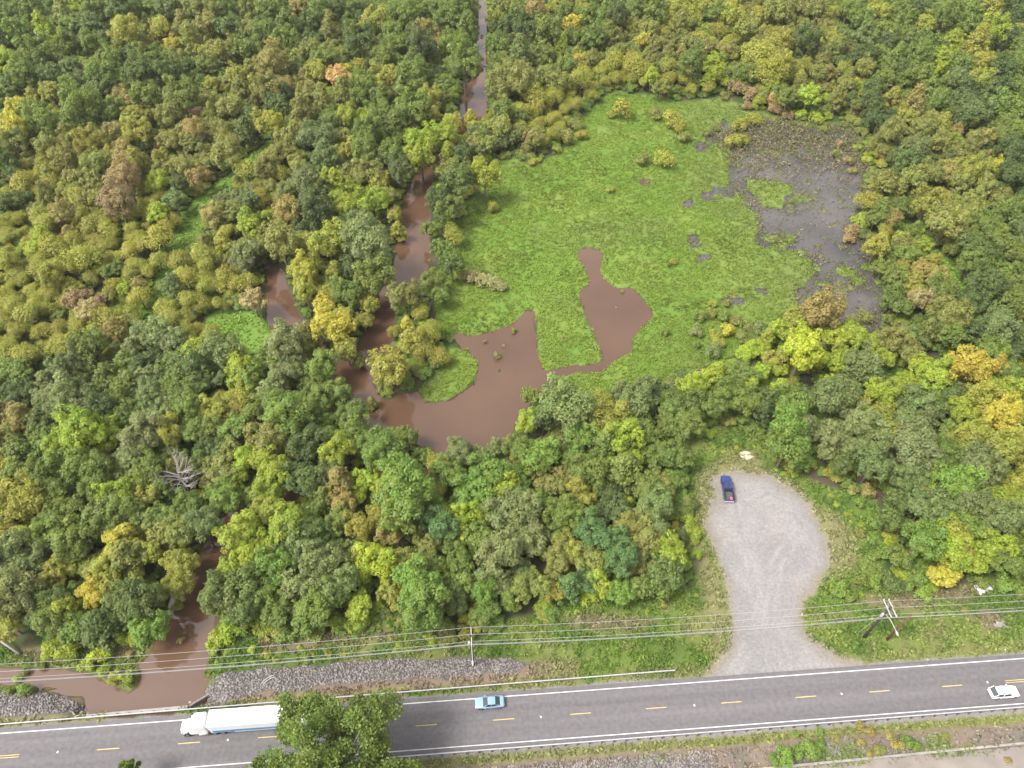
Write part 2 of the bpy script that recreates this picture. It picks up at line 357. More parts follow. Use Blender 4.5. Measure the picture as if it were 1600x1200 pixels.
r = N('ShaderNodeMapRange'); r.inputs[1].default_value = .3; r.inputs[2].default_value = .7; r.inputs[3].default_value = .76; r.inputs[4].default_value = 1.24; L(s1.outputs[0], r.inputs[0])
mu = N('ShaderNodeMixRGB'); mu.blend_type = 'MULTIPLY'; mu.inputs[0].default_value = 1; L(a.outputs['Color'], mu.inputs[1]); L(r.outputs[0], mu.inputs[2])
b = N('ShaderNodeBsdfPrincipled'); b.inputs['Roughness'].default_value = .95; b.inputs['Specular IOR Level'].default_value = .15; L(mu.outputs[0], b.inputs['Base Color'])
bp = N('ShaderNodeBump'); bp.inputs['Strength'].default_value = .35; bp.inputs['Distance'].default_value = .2; L(s1.outputs[0], bp.inputs['Height']); L(bp.outputs[0], b.inputs['Normal'])
L(b.outputs[0], o.inputs[0]); M['ground'] = m
me = mesh_np('ground', np.stack([GX.ravel(), GY.ravel(), H], 1), F, M['ground'], smooth=True)
ca = me.color_attributes.new('ground_colour', 'FLOAT_COLOR', 'POINT'); ca.data.foreach_set('color', np.concatenate([CC, np.ones((len(CC), 1))], 1).astype(np.float32).ravel())
tag(link('ground', me), kind='structure')
def gz(x, y):
    return float(ground(np.array([x], float), np.array([y], float))[0][0])

# water sheets
def water_mat(name, c1, c2, sc, rough):
    m, n, N, L, o = new_mat(name)
    t = N('ShaderNodeTexCoord'); s = N('ShaderNodeTexNoise'); s.inputs['Scale'].default_value = sc; s.inputs['Detail'].default_value = 4; L(t.outputs['Object'], s.inputs['Vector'])
    r = N('ShaderNodeValToRGB'); r.color_ramp.elements[0].position = .35; r.color_ramp.elements[1].position = .65; r.color_ramp.elements[0].color = (*c1, 1); r.color_ramp.elements[1].color = (*c2, 1); L(s.outputs[0], r.inputs[0])
    b = N('ShaderNodeBsdfPrincipled'); L(r.outputs[0], b.inputs['Base Color']); b.inputs['Roughness'].default_value = rough; b.inputs['IOR'].default_value = 1.62
    b.inputs['Specular IOR Level'].default_value = .5
    s2 = N('ShaderNodeTexNoise'); s2.inputs['Scale'].default_value = 1.6; s2.inputs['Detail'].default_value = 3; L(t.outputs['Object'], s2.inputs['Vector'])
    bp = N('ShaderNodeBump'); bp.inputs['Strength'].default_value = .03; bp.inputs['Distance'].default_value = .1; L(s2.outputs[0], bp.inputs['Height']); L(bp.outputs[0], b.inputs['Normal'])
    L(b.outputs[0], o.inputs[0]); return m
M['muddy'] = water_mat('muddy_water', (.083, .047, .029), (.112, .064, .039), .035, .04)
M['greywater'] = water_mat('shallow_grey_water', (.050, .047, .046), (.092, .085, .078), .07, .10)
def sheet(name, x0, x1, y0, y1, z, mat, st=20):
    xs = np.arange(x0, x1+1, st); ys = np.arange(y0, y1+1, st); X, Y = np.meshgrid(xs, ys); i = np.arange(X.size).reshape(X.shape)
    return tag(link(name, mesh_np(name, np.stack([X.ravel(), Y.ravel(), np.full(X.size, z)], 1), np.stack([i[:-1, :-1], i[:-1, 1:], i[1:, 1:], i[1:, :-1]], -1).reshape(-1, 4), mat)), kind='structure')
wq = 40
sheet('creek_water', -300, 300, 20, 420, 0.0, M['muddy'])
big = [tuple(p) for p in poly('1050 150 1045 250 1045 430 1095 520 1200 570 1430 570 1440 400 1420 150', 0)]
mb = MB(); ring = [(p[0], p[1], .006) for p in big]; mb.add(ring, [tuple(range(len(ring)))])
me = bpy.data.meshes.new('marsh_water'); me.from_pydata(mb.v, [], mb.f); me.update(); me.materials.append(M['greywater'])
if me.polygons[0].normal.z < 0: me.flip_normals()
tag(link('marsh_water', me), kind='structure')

# ------------------------------------------------------------------ road
def strip(name, s0, s1, q0, q1, z, mat, n=1, kind=None, parent=None):
    mb = MB(); v = []; f = []
    for i in range(n+1):
        ss = s0+(s1-s0)*i/n; a_ = rp(ss, q0); b_ = rp(ss, q1); v += [(a_.x, a_.y, z), (b_.x, b_.y, z)]
        if i: f.append((2*i-2, 2*i, 2*i+1, 2*i-1))
    mb.add(v, f); o = mb.build(name, mat, parent)
    if kind: o['kind'] = kind
    return o
m, n, N, L, o = new_mat('asphalt')
t = N('ShaderNodeTexCoord'); mp = N('ShaderNodeMapping'); mp.inputs['Rotation'].default_value = (0, 0, -math.atan2(RD.y, RD.x)); L(t.outputs['Object'], mp.inputs[0])
mp2 = N('ShaderNodeMapping'); mp2.inputs['Scale'].default_value = (.012, .9, 1); L(mp.outputs[0], mp2.inputs[0])
s1 = N('ShaderNodeTexNoise'); s1.inputs['Scale'].default_value = 1.0; s1.inputs['Detail'].default_value = 3; L(mp2.outputs[0], s1.inputs['Vector'])
s2 = N('ShaderNodeTexNoise'); s2.inputs['Scale'].default_value = 1.5; s2.inputs['Detail'].default_value = 8; L(mp.outputs[0], s2.inputs['Vector'])
ad = N('ShaderNodeMath'); ad.operation = 'ADD'; L(s1.outputs[0], ad.inputs[0]); L(s2.outputs[0], ad.inputs[1])
r = N('ShaderNodeMapRange'); r.inputs[1].default_value = .7; r.inputs[2].default_value = 1.3; r.inputs[3].default_value = .78; r.inputs[4].default_value = 1.22; L(ad.outputs[0], r.inputs[0])
mu = N('ShaderNodeMixRGB'); mu.blend_type = 'MULTIPLY'; mu.inputs[0].default_value = 1; mu.inputs[1].default_value = (.118, .110, .112, 1); L(r.outputs[0], mu.inputs[2])
b = N('ShaderNodeBsdfPrincipled'); b.inputs['Roughness'].default_value = .85; L(mu.outputs[0], b.inputs['Base Color']); L(b.outputs[0], o.inputs[0]); M['asphalt'] = m
S0, S1 = -260, 420
strip('highway', S0, S1, .75, -RW-.75, ROADZ, M['asphalt'], 40, 'structure')
def marking(name, s0, s1, q, w_, mat, z=ROADZ+.004):
    return strip(name, s0, s1, q+w_/2, q-w_/2, z, mat, max(1, int((s1-s0)/20)), 'structure')
marking('edge_line', S0, S1, 0, .14, M['road_white']); marking('edge_line', S0, S1, -RW, .14, M['road_white'])
qc = rs(at(1375, 1080, 2))[1]; qc = sum(rs(at(u, v, 2))[1] for u, v in ((169, 1170.5), (294, 1160.5), (665, 1132), (905, 1115.5), (1141, 1098.5), (1375, 1080), (1488, 1071.5)))/7
sp = (rs(at(1488, 1071.5, 2))[0]-rs(at(169, 1170.5, 2))[0])/11.0; sA = rs(at(169, 1170.5, 2))[0]
for i in range(12):
    marking('centre_dash', sA+i*sp-sp*.138, sA+i*sp+sp*.138, qc, .14, M['road_yellow'])
sR = rs(at(1570, 1064, 2))[0]; sL = rs(at(30, 1180, 2))[0]
for a0, a1 in ((sR, S1), (S0, sL)):
    for dq in (-.16, .16): marking('centre_line', a0, a1, qc+dq, .12, M['road_yellow'])
# raised reflective markers
pts = [(90, 1175), (356, 1156), (845, 1120), (1085, 1102), (1315, 1084), (1543, 1066), (602, 1137)]
desc = ['at the left end of the highway', 'in front of the white lorry', 'right of the blue car', 'in line with the gravel lot entrance', 'below the double power pole', 'near the white car', 'at the right edge of the pine shadow']
for (u, v), d in zip(pts, desc):
    x, y, _ = at(u, v, 2); mb = MB(); mb.loft([[(-.14, -.16, 0), (.14, -.16, 0), (.14, .16, 0), (-.14, .16, 0)], [(-.09, -.12, .03), (.09, -.12, .03), (.09, .12, .03), (-.09, .12, .03)]])
    ob = mb.build('road_stud', M['debris']); ob.location = (x, y, ROADZ+.005); ob.rotation_euler.z = math.atan2(RD.y, RD.x)
    tag(ob, 'small white road stud on the centreline ' + d, 'road stud', 'reflective studs along the centreline')

# second carriageway at the lower right, with kerb
K0 = Vector(at(1130, 1206, .9)[:2]); K1 = Vector(at(1600, 1160, .9)[:2]); KD = (K1-K0).normalized(); KN = Vector((-KD.y, KD.x))
M['tan_concrete'] = simple('tan_concrete', (.20, .175, .15), .9, noise=.16, nscale=.35, bump=.05)
mb = MB(); A = K0-KD*80; B = K1+KD*120
for (q0, q1, z) in ((-.35, -14, .95),):
    p = [A+KN*q0, A+KN*q1, B+KN*q1, B+KN*q0]; mb.add([(c.x, c.y, z) for c in p], [(0, 1, 2, 3)])
tag(mb.build('side_road', M['tan_concrete']), kind='structure')
mb = MB()
def obox(mb, A, B, Nn, q0, q1, z0, z1):
    p = [A+Nn*q0, B+Nn*q0, B+Nn*q1, A+Nn*q1]; mb.add([(c.x, c.y, z0) for c in p]+[(c.x, c.y, z1) for c in p], [(0, 1, 2, 3), (7, 6, 5, 4), (0, 4, 5, 1), (1, 5, 6, 2), (2, 6, 7, 3), (3, 7, 4, 0)])
obox(mb, A, B, KN, -.35, 0, -.5, 1.30)
tag(mb.build('side_road_kerb', M['concrete'], bevel=.03), kind='structure')

# guardrails
def guardrail(uvs, label, s_ext0=0, s_ext1=0):
    P = [Vector((*at(u, v, 2.65)[:2], 0)) for u, v in uvs]; a_ = P[0]; b_ = P[-1]; d = (b_-a_).normalized(); a_ = a_-d*s_ext0; b_ = b_+d*s_ext1
    ln = (b_-a_).length; ang = math.atan2(d.y, d.x)
    root = tag(empty('guardrail', (a_.x, a_.y, 1.93), ang), label, 'guardrail', 'guardrails along the highway')
    mb = MB(); prof = [(0, .48), (.08, .52), (.08, .57), (-.02, .61), (-.02, .65), (.08, .69), (.08, .76), (0, .80), (-.08, .80), (-.09, .62), (-.06, .48)]
    mb.loft([[(0, y, z) for y, z in prof], [(ln, y, z) for y, z in prof]])
    mb.build('rail_beam', M['steel'], root)
    k = int(ln/1.905); pm = None
    side = -1 if 'far' in label else 1
    for i in range(k+1):
        if pm is None:
            mb = MB(); mb.box(-.08, .08, -.24*1, -.065, -.3, .74); pm = mb.build('post', M['post_wood'], root); ob = pm
        else: ob = link('post', pm.data, root)
        ob.location = (.1+i*1.905, 0, 0)
        if side < 0: ob.rotation_euler.z = math.pi; ob.location.y = 0
    return root
guardrail([(0, 1131.5), (1055, 1047)], 'long grey guardrail on the far side of the highway above the riprap', 28, 0)
guardrail([(640, 1181), (1600, 1104.5)], 'long grey guardrail on the near side of the highway with dark posts', 60, 30)

# headwall over the creek
a_ = Vector(at(118, 1120, 2.2)[:2]); b_ = Vector(at(292, 1104.5, 2.2)[:2]); d = (b_-a_).normalized(); nrm = Vector((-d.y, d.x))
root = tag(empty('culvert_headwall', (a_.x, a_.y, 0), math.atan2(d.y, d.x)), 'long concrete culvert headwall between muddy creek and highway', 'retaining wall')
ln = (b_-a_).length; mb = MB(); mb.box(0, ln, -.25, .15, -1.2, 2.0); mb.build('wall', M['concrete'], root, .02)
mb = MB(); mb.box(-.1, ln+.1, -.32, .24, 2.0, 2.22); mb.build('coping', M['concrete'], root, .02)
for k, sx in ((0, -1), (1, 1)):
    mb = MB(); x0 = 0 if k == 0 else ln
    mb.loft([[(x0, -.2, -1.2), (x0, .12, -1.2), (x0, .12, 2.1), (x0, -.2, 2.1)], [(x0+sx*2.6, 2.3, -1.2), (x0+sx*2.6-.1, 2.6, -1.2), (x0+sx*2.6-.1, 2.6, .5), (x0+sx*2.6, 2.3, .5)]])
    mb.build('wing_wall', M['concrete'], root)
# ------------------------------------------------------------------ vehicles
def body_loft(mb, st):
    """st: (x, half width, z bottom, z belt, z top)"""
    secs = []
    for x, w_, z0, zb, z1 in st:
        secs.append([(x, -w_*.94, z0), (x, -w_, z0+.12), (x, -w_, zb), (x, -w_*.90, z1-.015), (x, -w_*.5, z1+.02), (x, w_*.5, z1+.02), (x, w_*.90, z1-.015), (x, w_, zb), (x, w_, z0+.12), (x, w_*.94, z0)])
    mb.loft(secs)
def wheels(root, xs, yw, r, wd):
    first = None
    for x in xs:
        for sy in (-1, 1):
            wt = link('wheel', None, root) if False else None
            mb = MB(); mb.cyl((0, 0, 0), (0, 1, 0), r, wd, 18)
            if first is None:
                t_ = mb.build('wheel', M['tyre'], root); mb2 = MB(); mb2.cyl((0, 0, 0), (0, 1, 0), r*.6, wd+.02, 12); rr = mb2.build('rim', M['rim'], t_); first = (t_.data, rr.data)
            else:
                t_ = link('wheel', first[0], root); rr = link('rim', first[1], t_)
            t_.location = (x, sy*yw, r)
def glass_house(root, x0, x1, x2, x3, wb, wt, zb, zt, roofmat):
    mb = MB(); mb.loft([[(x0, -wb*.9, zb), (x0, wb*.9, zb), (x0+.02, wb*.88, zb+.01), (x0+.02, -wb*.88, zb+.01)], [(x1, -wb, zb), (x1, wb, zb), (x1, wt, zt-.03), (x1, -wt, zt-.03)],
        [(x2, -wb, zb), (x2, wb, zb), (x2, wt, zt-.03), (x2, -wt, zt-.03)], [(x3, -wb*.9, zb), (x3, wb*.9, zb), (x3-.02, wb*.88, zb+.01), (x3-.02, -wb*.88, zb+.01)]])
    mb.build('windows', M['glass'], root)
    mb = MB(); mb.loft([[(x1-.06, -wt*.96, zt-.04), (x1-.06, wt*.96, zt-.04), (x1-.04, wt*.9, zt), (x1-.04, -wt*.9, zt)], [((x1+x2)/2, -wt-.02, zt-.04), ((x1+x2)/2, wt+.02, zt-.04), ((x1+x2)/2, wt*.9, zt+.05), ((x1+x2)/2, -wt*.9, zt+.05)],
        [(x2+.06, -wt*.96, zt-.04), (x2+.06, wt*.96, zt-.04), (x2+.04, wt*.9, zt), (x2+.04, -wt*.9, zt)]])
    mb.build('roof', roofmat, root, .02)
    for sy in (-1, 1):
        for xa, za, xb, zb_ in ((x0, zb, x1, zt), (x2, zt, x3, zb)): mb = MB(); mb.tube([(xa, sy*wb*.93, za), (xb, sy*wt*.99, zb_-.02)], .045, 5); mb.build('pillar', roofmat, root)
        xm = (x1+x2)/2; mb = MB(); mb.tube([(xm, sy*wb*1.0, zb), (xm, sy*(wt+.01), zt)], .04, 5); mb.build('pillar', roofmat, root)
        
def details(root, xf, xr, w_, z, rearx=None):
    for sy in (-1, 1):
        mb = MB(); mb.box(xf-.10, xf+.02, sy*w_*.72-.18, sy*w_*.72+.18, z-.02, z+.12); mb.build('headlight', M['lamp'], root, .02)
        mb = MB(); mb.box(xr-.02, xr+.08, sy*w_*.78-.12, sy*w_*.78+.12, z+.05, z+.22); mb.build('tail_light', M['red'], root, .02)
def car_sedan(name, paint, label, u, v, heading, suv=False):
    x, y, _ = at(u, v, ROADZ+.7); root = tag(empty(name, (x, y, ROADZ+.005), heading), label, 'car')
    mb = MB(); L_ = 2.35
    body_loft(mb, [(-L_, .72, .38, .62, .80), (-L_+.18, .86, .26, .80, .95), (-1.55, .91, .22, .84, .99), (-.3, .92, .22, .84, .98), (.9, .92, .22, .82, .95), (1.7, .89, .22, .74, .86), (2.15, .80, .26, .64, .75), (L_, .62, .38, .52, .60)])
    mb.build('body', paint, root, .03, True)
    if suv: glass_house(root, .95, .35, -1.75, -2.2, .84, .68, .95, 1.62, paint)
    else: glass_house(root, 1.05, .35, -.95, -1.75, .82, .64, .93, 1.40, paint)
    # the hood seam / mirrors
    for sy in (-1, 1):
        mb = MB(); mb.box(.62, .82, sy*.98-.09, sy*.98+.09, .92, 1.05); mb.build('mirror', paint, root, .03)
    wheels(root, (-1.4, 1.42), .84, .33, .22); details(root, 2.28, -2.36, .85, .56)
    mb = MB(); mb.box(2.28, 2.37, -.5, .5, .30, .46); mb.build('grille', M['black'], root, .01)
    return root
ra = math.atan2(RD.y, RD.x)
car_sedan('car', M['blue_paint'], 'light blue car driving left on the far lane of the highway', 765, 1097, ra+math.pi)
car_sedan('car', M['white_paint'], 'white car driving right at the right end of the highway', 1569, 1081, ra, True)
# pickup
x, y, _ = at(1136.5, 763, 2.2); g0 = gz(x, y)
root = tag(empty('pickup_truck', (x, y, g0+.01), math.radians(87)), 'dark blue pickup truck parked in the upper left corner of the gravel lot', 'pickup truck')
mb = MB()
body_loft(mb, [(2.85, .80, .5, .85, 1.0), (2.75, .92, .42, .95, 1.12), (2.3, .98, .4, 1.0, 1.16), (1.35, .99, .4, 1.02, 1.18), (.4, 1.0, .4, 1.02, 1.18), (-.80, 1.0, .4, 1.02, 1.18)])
mb.build('body', M['navy_paint'], root, .03, True)
glass_house(root, 1.42, .72, -.62, -.86, .90, .74, 1.15, 1.84, M['navy_paint'])
mb = MB(); mb.box(-.35, .5, -.28, .28, 1.885, 1.905); mb.build('sunroof', M['glass'], root, .01)
mb = MB(); mb.box(-2.85, -.82, -.78, .78, .72, .78); mb.build('bed_floor', M['grey_bed'], root)
for i in range(7):
    mb = MB(); yy = -.66+i*.22; mb.box(-2.8, -.9, yy-.03, yy+.03, .78, .80); mb.build('bed_rib', M['grey_bed'], root)
for sy in (-1, 1):
    mb = MB(); mb.loft([[(-.82, sy*.80, .45), (-.82, sy*1.0, .45), (-.82, sy*1.0, 1.15), (-.82, sy*.80, 1.2)], [(-2.9, sy*.80, .5), (-2.9, sy*.97, .5), (-2.9, sy*.97, 1.12), (-2.9, sy*.80, 1.17)]]); mb.build('bed_side', M['navy_paint'], root, .02)
    mb = MB(); mb.box(-2.9, -.84, sy*.89-.11, sy*.89+.11, 1.18, 1.215); mb.build('bed_rail_cap', M['black'], root, .01)
    mb = MB(); mb.box(.85, 1.08, sy*1.1-.12, sy*1.1+.12, 1.1, 1.32); mb.build('mirror', M['black'], root, .03)
mb = MB(); mb.box(-2.96, -2.88, -.8, .8, .55, 1.17); mb.build('tailgate', M['navy_paint'], root, .02)
mb = MB(); mb.box(-3.1, -2.95, -.9, .9, .42, .6); mb.build('rear_bumper', M['steel'], root, .03)
wheels(root, (-1.85, 1.85), .86, .40, .27); details(root, 2.84, -2.95, .88, .78)
# red load at the tail
bx = MB(); bx.box(-.27, .27, -.2, .2, 0, .36); c_, s_ = math.cos(math.radians(87)), math.sin(math.radians(87))
p = (x+c_*-2.62-s_*-.28, y+s_*-2.62+c_*-.28)
o = empty('cool_box', (p[0], p[1], g0+.80+.0), math.radians(87)); tag(o, 'small pink and red box in the rear of the dark pickup bed', 'cool box')
b1 = bx.build('box', M['red'], o, .03); bx = MB(); bx.box(-.29, .29, -.22, .22, .36, .44); bx.build('lid', M['pink'], o, .03)
# semi truck
tx, ty, _ = at(330, 1128, ROADZ+2.6)
root = tag(empty('semi_truck', (*rp(rs(at(328, 1128, ROADZ+2.7))[0], rs(at(328, 1127, ROADZ+2.7))[1]), ROADZ+.005), ra+math.pi), 'white articulated lorry with blue stripe driving left on the highway behind the pine', 'lorry')
mb = MB(); mb.box(-16.0, 0, -1.28, 1.28, 1.15, 4.05); mb.build('trailer_box', M['white_paint'], root, .06)
for sy in (-1, 1):
    mb = MB(); mb.box(-15.2, -.4, sy*1.292-.006, sy*1.292+.006, 1.35, 2.15); mb.build('side_stripe', M['stripe_blue'], root)
    mb = MB(); mb.box(-10.5, -3.4, sy*1.1-.03, sy*1.1+.03, .45, 1.12); mb.build('side_skirt', M['white_paint'], root)
mb = MB(); mb.box(-15.8, 2.6, -.45, .45, .75, 1.13); mb.build('chassis', M['black'], root)
mb = MB(); mb.loft([[(.55, -1.15, .9), (.55, 1.15, .9), (.55, 1.15, 3.7), (.55, -1.15, 3.7)], [(2.2, -1.2, .8), (2.2, 1.2, .8), (2.2, 1.1, 3.75), (2.2, -1.1, 3.75)], [(2.9, -1.2, .8), (2.9, 1.2, .8), (2.9, .98, 3.0), (2.9, -.98, 3.0)], [(3.3, -1.15, .75), (3.3, 1.15, .75), (3.3, .95, 2.35), (3.3, -.95, 2.35)]])
mb.build('cab', M['white_paint'], root, .08)
mb = MB(); mb.loft([[(2.97, -.88, 2.92), (2.97, .88, 2.92), (2.93, .88, 2.94), (2.93, -.88, 2.94)], [(3.30, -.9, 2.40), (3.30, .9, 2.40), (3.26, .9, 2.38), (3.26, -.9, 2.38)]]); mb.build('windscreen', M['glass'], root)
mb = MB(); mb.loft([[(3.2, -1.1, .6), (3.2, 1.1, .6), (3.2, .95, 2.25), (3.2, -.95, 2.25)], [(4.4, -1.05, .55), (4.4, 1.05, .55), (4.4, .75, 1.95), (4.4, -.75, 1.95)], [(4.75, -.95, .6), (4.75, .95, .6), (4.75, .6, 1.6), (4.75, -.6, 1.6)]]); mb.build('hood', M['white_paint'], root, .1)
for sy in (-1, 1):
    mb = MB(); mb.box(3.05, 3.2, sy*1.4-.1, sy*1.4+.1, 1.9, 2.5); mb.build('mirror', M['black'], root, .02)
    mb = MB(); mb.box(4.55, 4.72, sy*.85-.15, sy*.85+.15, .95, 1.2); mb.build('headlight', M['lamp'], root, .02)
    mb = MB(); mb.cyl((1.3, sy*1.05, .75), (1, 0, 0), .3, 1.3, 14); mb.build('fuel_tank', M['steel'], root, smooth=True)
    mb = MB(); mb.cyl((.7, sy*.95, 2.5), (0, 0, 1), .08, 3.0, 10); mb.build('exhaust_stack', M['steel'], root)
wheels(root, (3.9, -.3, -1.6, -13.4, -14.7), 1.0, .5, .42)

# ------------------------------------------------------------------ poles, crossarms, wires
def insulator(mb, x, y, z): mb.tube([(x, y, z), (x, y, z+.12), (x, y, z+.24)], [.05, .09, .04], 8)
wd = Vector(rp(100, 0)-rp(0, 0)).normalized(); wn = Vector((-wd.y, wd.x))
def pole(top_uv, h, label, arms, mat, lampv=True, ptop=None):
    zb = 1.2; px, py, _ = at(top_uv[0], top_uv[1], zb+h); zb = gz(px, py)
    root = tag(empty('utility_pole', (px, py, zb), math.atan2(wd.y, wd.x)), label, 'utility pole', 'wooden utility poles beside the highway')
    mb = MB(); mb.tube([(0, 0, -.5), (0, 0, h*.5), (0, 0, h)], [.24, .20, .15], 12); mb.build('pole', mat, root, smooth=True)
    for dx in arms:
        mb = MB(); mb.box(dx-.07, dx+.07, -1.55, 1.55, h-.55, h-.40); ca_ = mb.build('crossarm', M['arm_light'], root, .01)
        for yy in (-1.4, 0.25, 1.4): mb = MB(); insulator(mb, dx, yy, h-.40); mb.build('insulator', M['debris'], ca_)
    if arms:
        for sy in (-1, 1):
            mb = MB(); mb.tube([(0.16, 0, h-1.3), (.10, sy*.9, h-.52)], .025, 5); mb.build('brace', M['steel'], root)
    if lampv:
        mb = MB(); mb.tube([(0, 0, h-2.4), (.1, -1.5, h-1.9), (.15, -3.3, h-1.8)], .065, 6); mb.build('lamp_arm', M['arm_light'], root)
        mb = MB(); mb.loft([[(.03, -3.2, h-1.86), (.27, -3.2, h-1.86), (.25, -3.2, h-1.74), (.05, -3.2, h-1.74)], [(-.02, -3.6, h-1.92), (.32, -3.6, h-1.92), (.28, -3.6, h-1.72), (.02, -3.6, h-1.72)], [(.08, -4.0, h-1.86), (.22, -4.0, h-1.86), (.2, -4.0, h-1.78), (.1, -4.0, h-1.78)]]); mb.build('lamp_head', M['arm_light'], root)
        mb = MB(); mb.cyl((-.33, 0, h-2.9), (0, 0, 1), .22, .8, 12); mb.build('transformer', M['steel'], root)
    return px, py, zb+h, root
pA = pole((735, 993), 12.0, 'dark wooden pole with one pale crossarm and a lamp above the riprap', (0.12,), M['pole_wood'])
pB = pole((1390, 951), 12.0, 'dark wooden pole with two pale crossarms right of the gravel lot', (-.42, .42), M['pole_wood'])
pC = pole((1421, 963), 10.0, 'reddish brown short pole leaning close beside the double crossarm pole', (), M['pole_brown'], lampv=False)
dv = Vector((pB[0]-pA[0], pB[1]-pA[1])); dn = dv.normalized()
wn = Vector((-dn.y, dn.x))
offs = [(1.4, -.18, 'wire', 'uppermost pale power wire running over the whole verge'), (.25, -.16, 'wire', 'second pale power wire from the top along the verge'), (-1.4, -.18, 'wire', 'third pale power wire from the top along the verge'),
        (-.2, -2.9, 'wire', 'pale lower wire just above the lowest cable bundle'), (-.25, -3.4, 'cable', 'thick dark lowest telephone cable strung below the power wires'), (-.05, -2.1, 'wire', 'pale neutral wire between the crossarm wires and lower cable')]
ends = [(pA[0]-dv.x*1.17, pA[1]-dv.y*1.17-1.0), (pA[0], pA[1]), (pB[0], pB[1]), (pB[0]+dv.x*1.05, pB[1]+dv.y*1.05+.5)]
for off, dz, mt, lab in offs:
    pts = []
    for (x0, y0), (x1, y1) in zip(ends[:-1], ends[1:]):
        for k in range(16):
            t_ = k/16; sag = 1.3*4*t_*(1-t_)*(.8 if mt == 'cable' else 1)
            pts.append((x0+(x1-x0)*t_+wn.x*off, y0+(y1-y0)*t_+wn.y*off, pA[2]*(1-0)+dz-sag))
    mb = MB(); mb.tube(pts, .042 if mt == 'cable' else .028, 5); tag(mb.build('power_wire', M[mt]), lab, 'wire', 'wires strung between the utility poles')
# guy wire of the double pole
mb = MB(); g_ = at(1340, 989, 1.7); mb.tube([(pB[0], pB[1], pB[2]-1), g_], .04, 5); tag(mb.build('guy_wire', M['wire']), 'thin guy wire slanting left from the double crossarm pole', 'wire')

# ------------------------------------------------------------------ riprap, small things
def stones(P, dens, name, label, smin=.10, smax=.24):
    x0, y0 = P.min(0); x1, y1 = P.max(0); x0 = max(x0, -95); y0 = max(y0, 27); n_ = int((x1-x0)*(y1-y0)*dens)
    x = RNG.uniform(x0, x1, n_); y = RNG.uniform(y0, y1, n_)
    keep = sdf(P, x, y)+(fbm(x, y, 2.6, 11)-.5)*1.6 < .1; x, y = x[keep], y[keep]; h_, _, z_ = ground(x, y)
    k2 = (z_['water'] > -.6) & (h_ > -.4) & ((z_['q'] > 2.6) | (z_['sq'] > 3.2)); x, y, h_ = x[k2], y[k2], h_[k2]; n_ = len(x)
    base = np.array([(0,0,1),(.9,0,.35),(.28,.85,.3),(-.72,.53,.4),(-.7,-.5,.3),(.3,-.85,.35),(.7,.5,-.4),(-.3,.8,-.4),(-.9,0,-.4),(-.25,-.85,-.4),(.7,-.5,-.4)])
    fc = np.array([(0,1,2),(0,2,3),(0,3,4),(0,4,5),(0,5,1),(1,6,2),(2,6,7),(2,7,3),(3,7,8),(3,8,4),(4,8,9),(4,9,5),(5,9,10),(5,10,1),(1,10,6)])
    V = np.repeat(base[None], n_, 0)*RNG.uniform(.7, 1.25, (n_, 11, 1)); a_ = RNG.uniform(0, 6.28, n_); c_, s_ = np.cos(a_)[:, None], np.sin(a_)[:, None]
    sz = RNG.uniform(smin, smax, (n_, 1, 1))*np.stack([RNG.uniform(.8, 1.4, n_), RNG.uniform(.7, 1.1, n_), RNG.uniform(.5, .85, n_)], 1)[:, None]
    V = V*sz; X = V[..., 0]*c_-V[..., 1]*s_+x[:, None]; Y = V[..., 0]*s_+V[..., 1]*c_+y[:, None]; Zz = V[..., 2]+h_[:, None]+.05
    V = np.stack([X, Y, Zz], -1).reshape(-1, 3); F_ = (fc[None]+np.arange(n_)[:, None, None]*11).reshape(-1, 3)
    me = mesh_np(name, V, F_, M['stone_var']); ca = me.color_attributes.new('stonevar', 'FLOAT_COLOR', 'POINT')
    c = np.repeat(RNG.uniform(.45, 1.3, n_), 11)[:, None]*np.array([[.215, .192, .178]]); ca.data.foreach_set('color', np.concatenate([c, np.ones((len(c), 1))], 1).astype(np.float32).ravel())
    return tag(link(name, me), label, 'riprap', kind='stuff')
m, n, N, L, o = new_mat('riprap_stones'); a = N('ShaderNodeAttribute'); a.attribute_name = 'stonevar'; b = N('ShaderNodeBsdfPrincipled'); b.inputs['Roughness'].default_value = .9; L(a.outputs['Color'], b.inputs['Base Color']); L(b.outputs[0], o.inputs[0]); M['stone_var'] = m
stones(RIP[0], 18, 'riprap_stones', 'grey riprap stones on the bank between the far guardrail and the grass')
stones(RIP[1], 18, 'riprap_stones', 'grey riprap stones on the bank left of the creek mouth')
stones(RIP[2], 15, 'riprap_stones', 'grey stones on the slope right of the pine below the near guardrail')
stones(np.array([rp(s_, q_) for s_, q_ in ((-60, -RW-3.8), (150, -RW-3.8), (150, -RW-9.5), (-60, -RW-9.5))]), 2.2, 'rubble_stones', 'scattered small stones on the bare verge between near guardrail and side road', .07, .2)
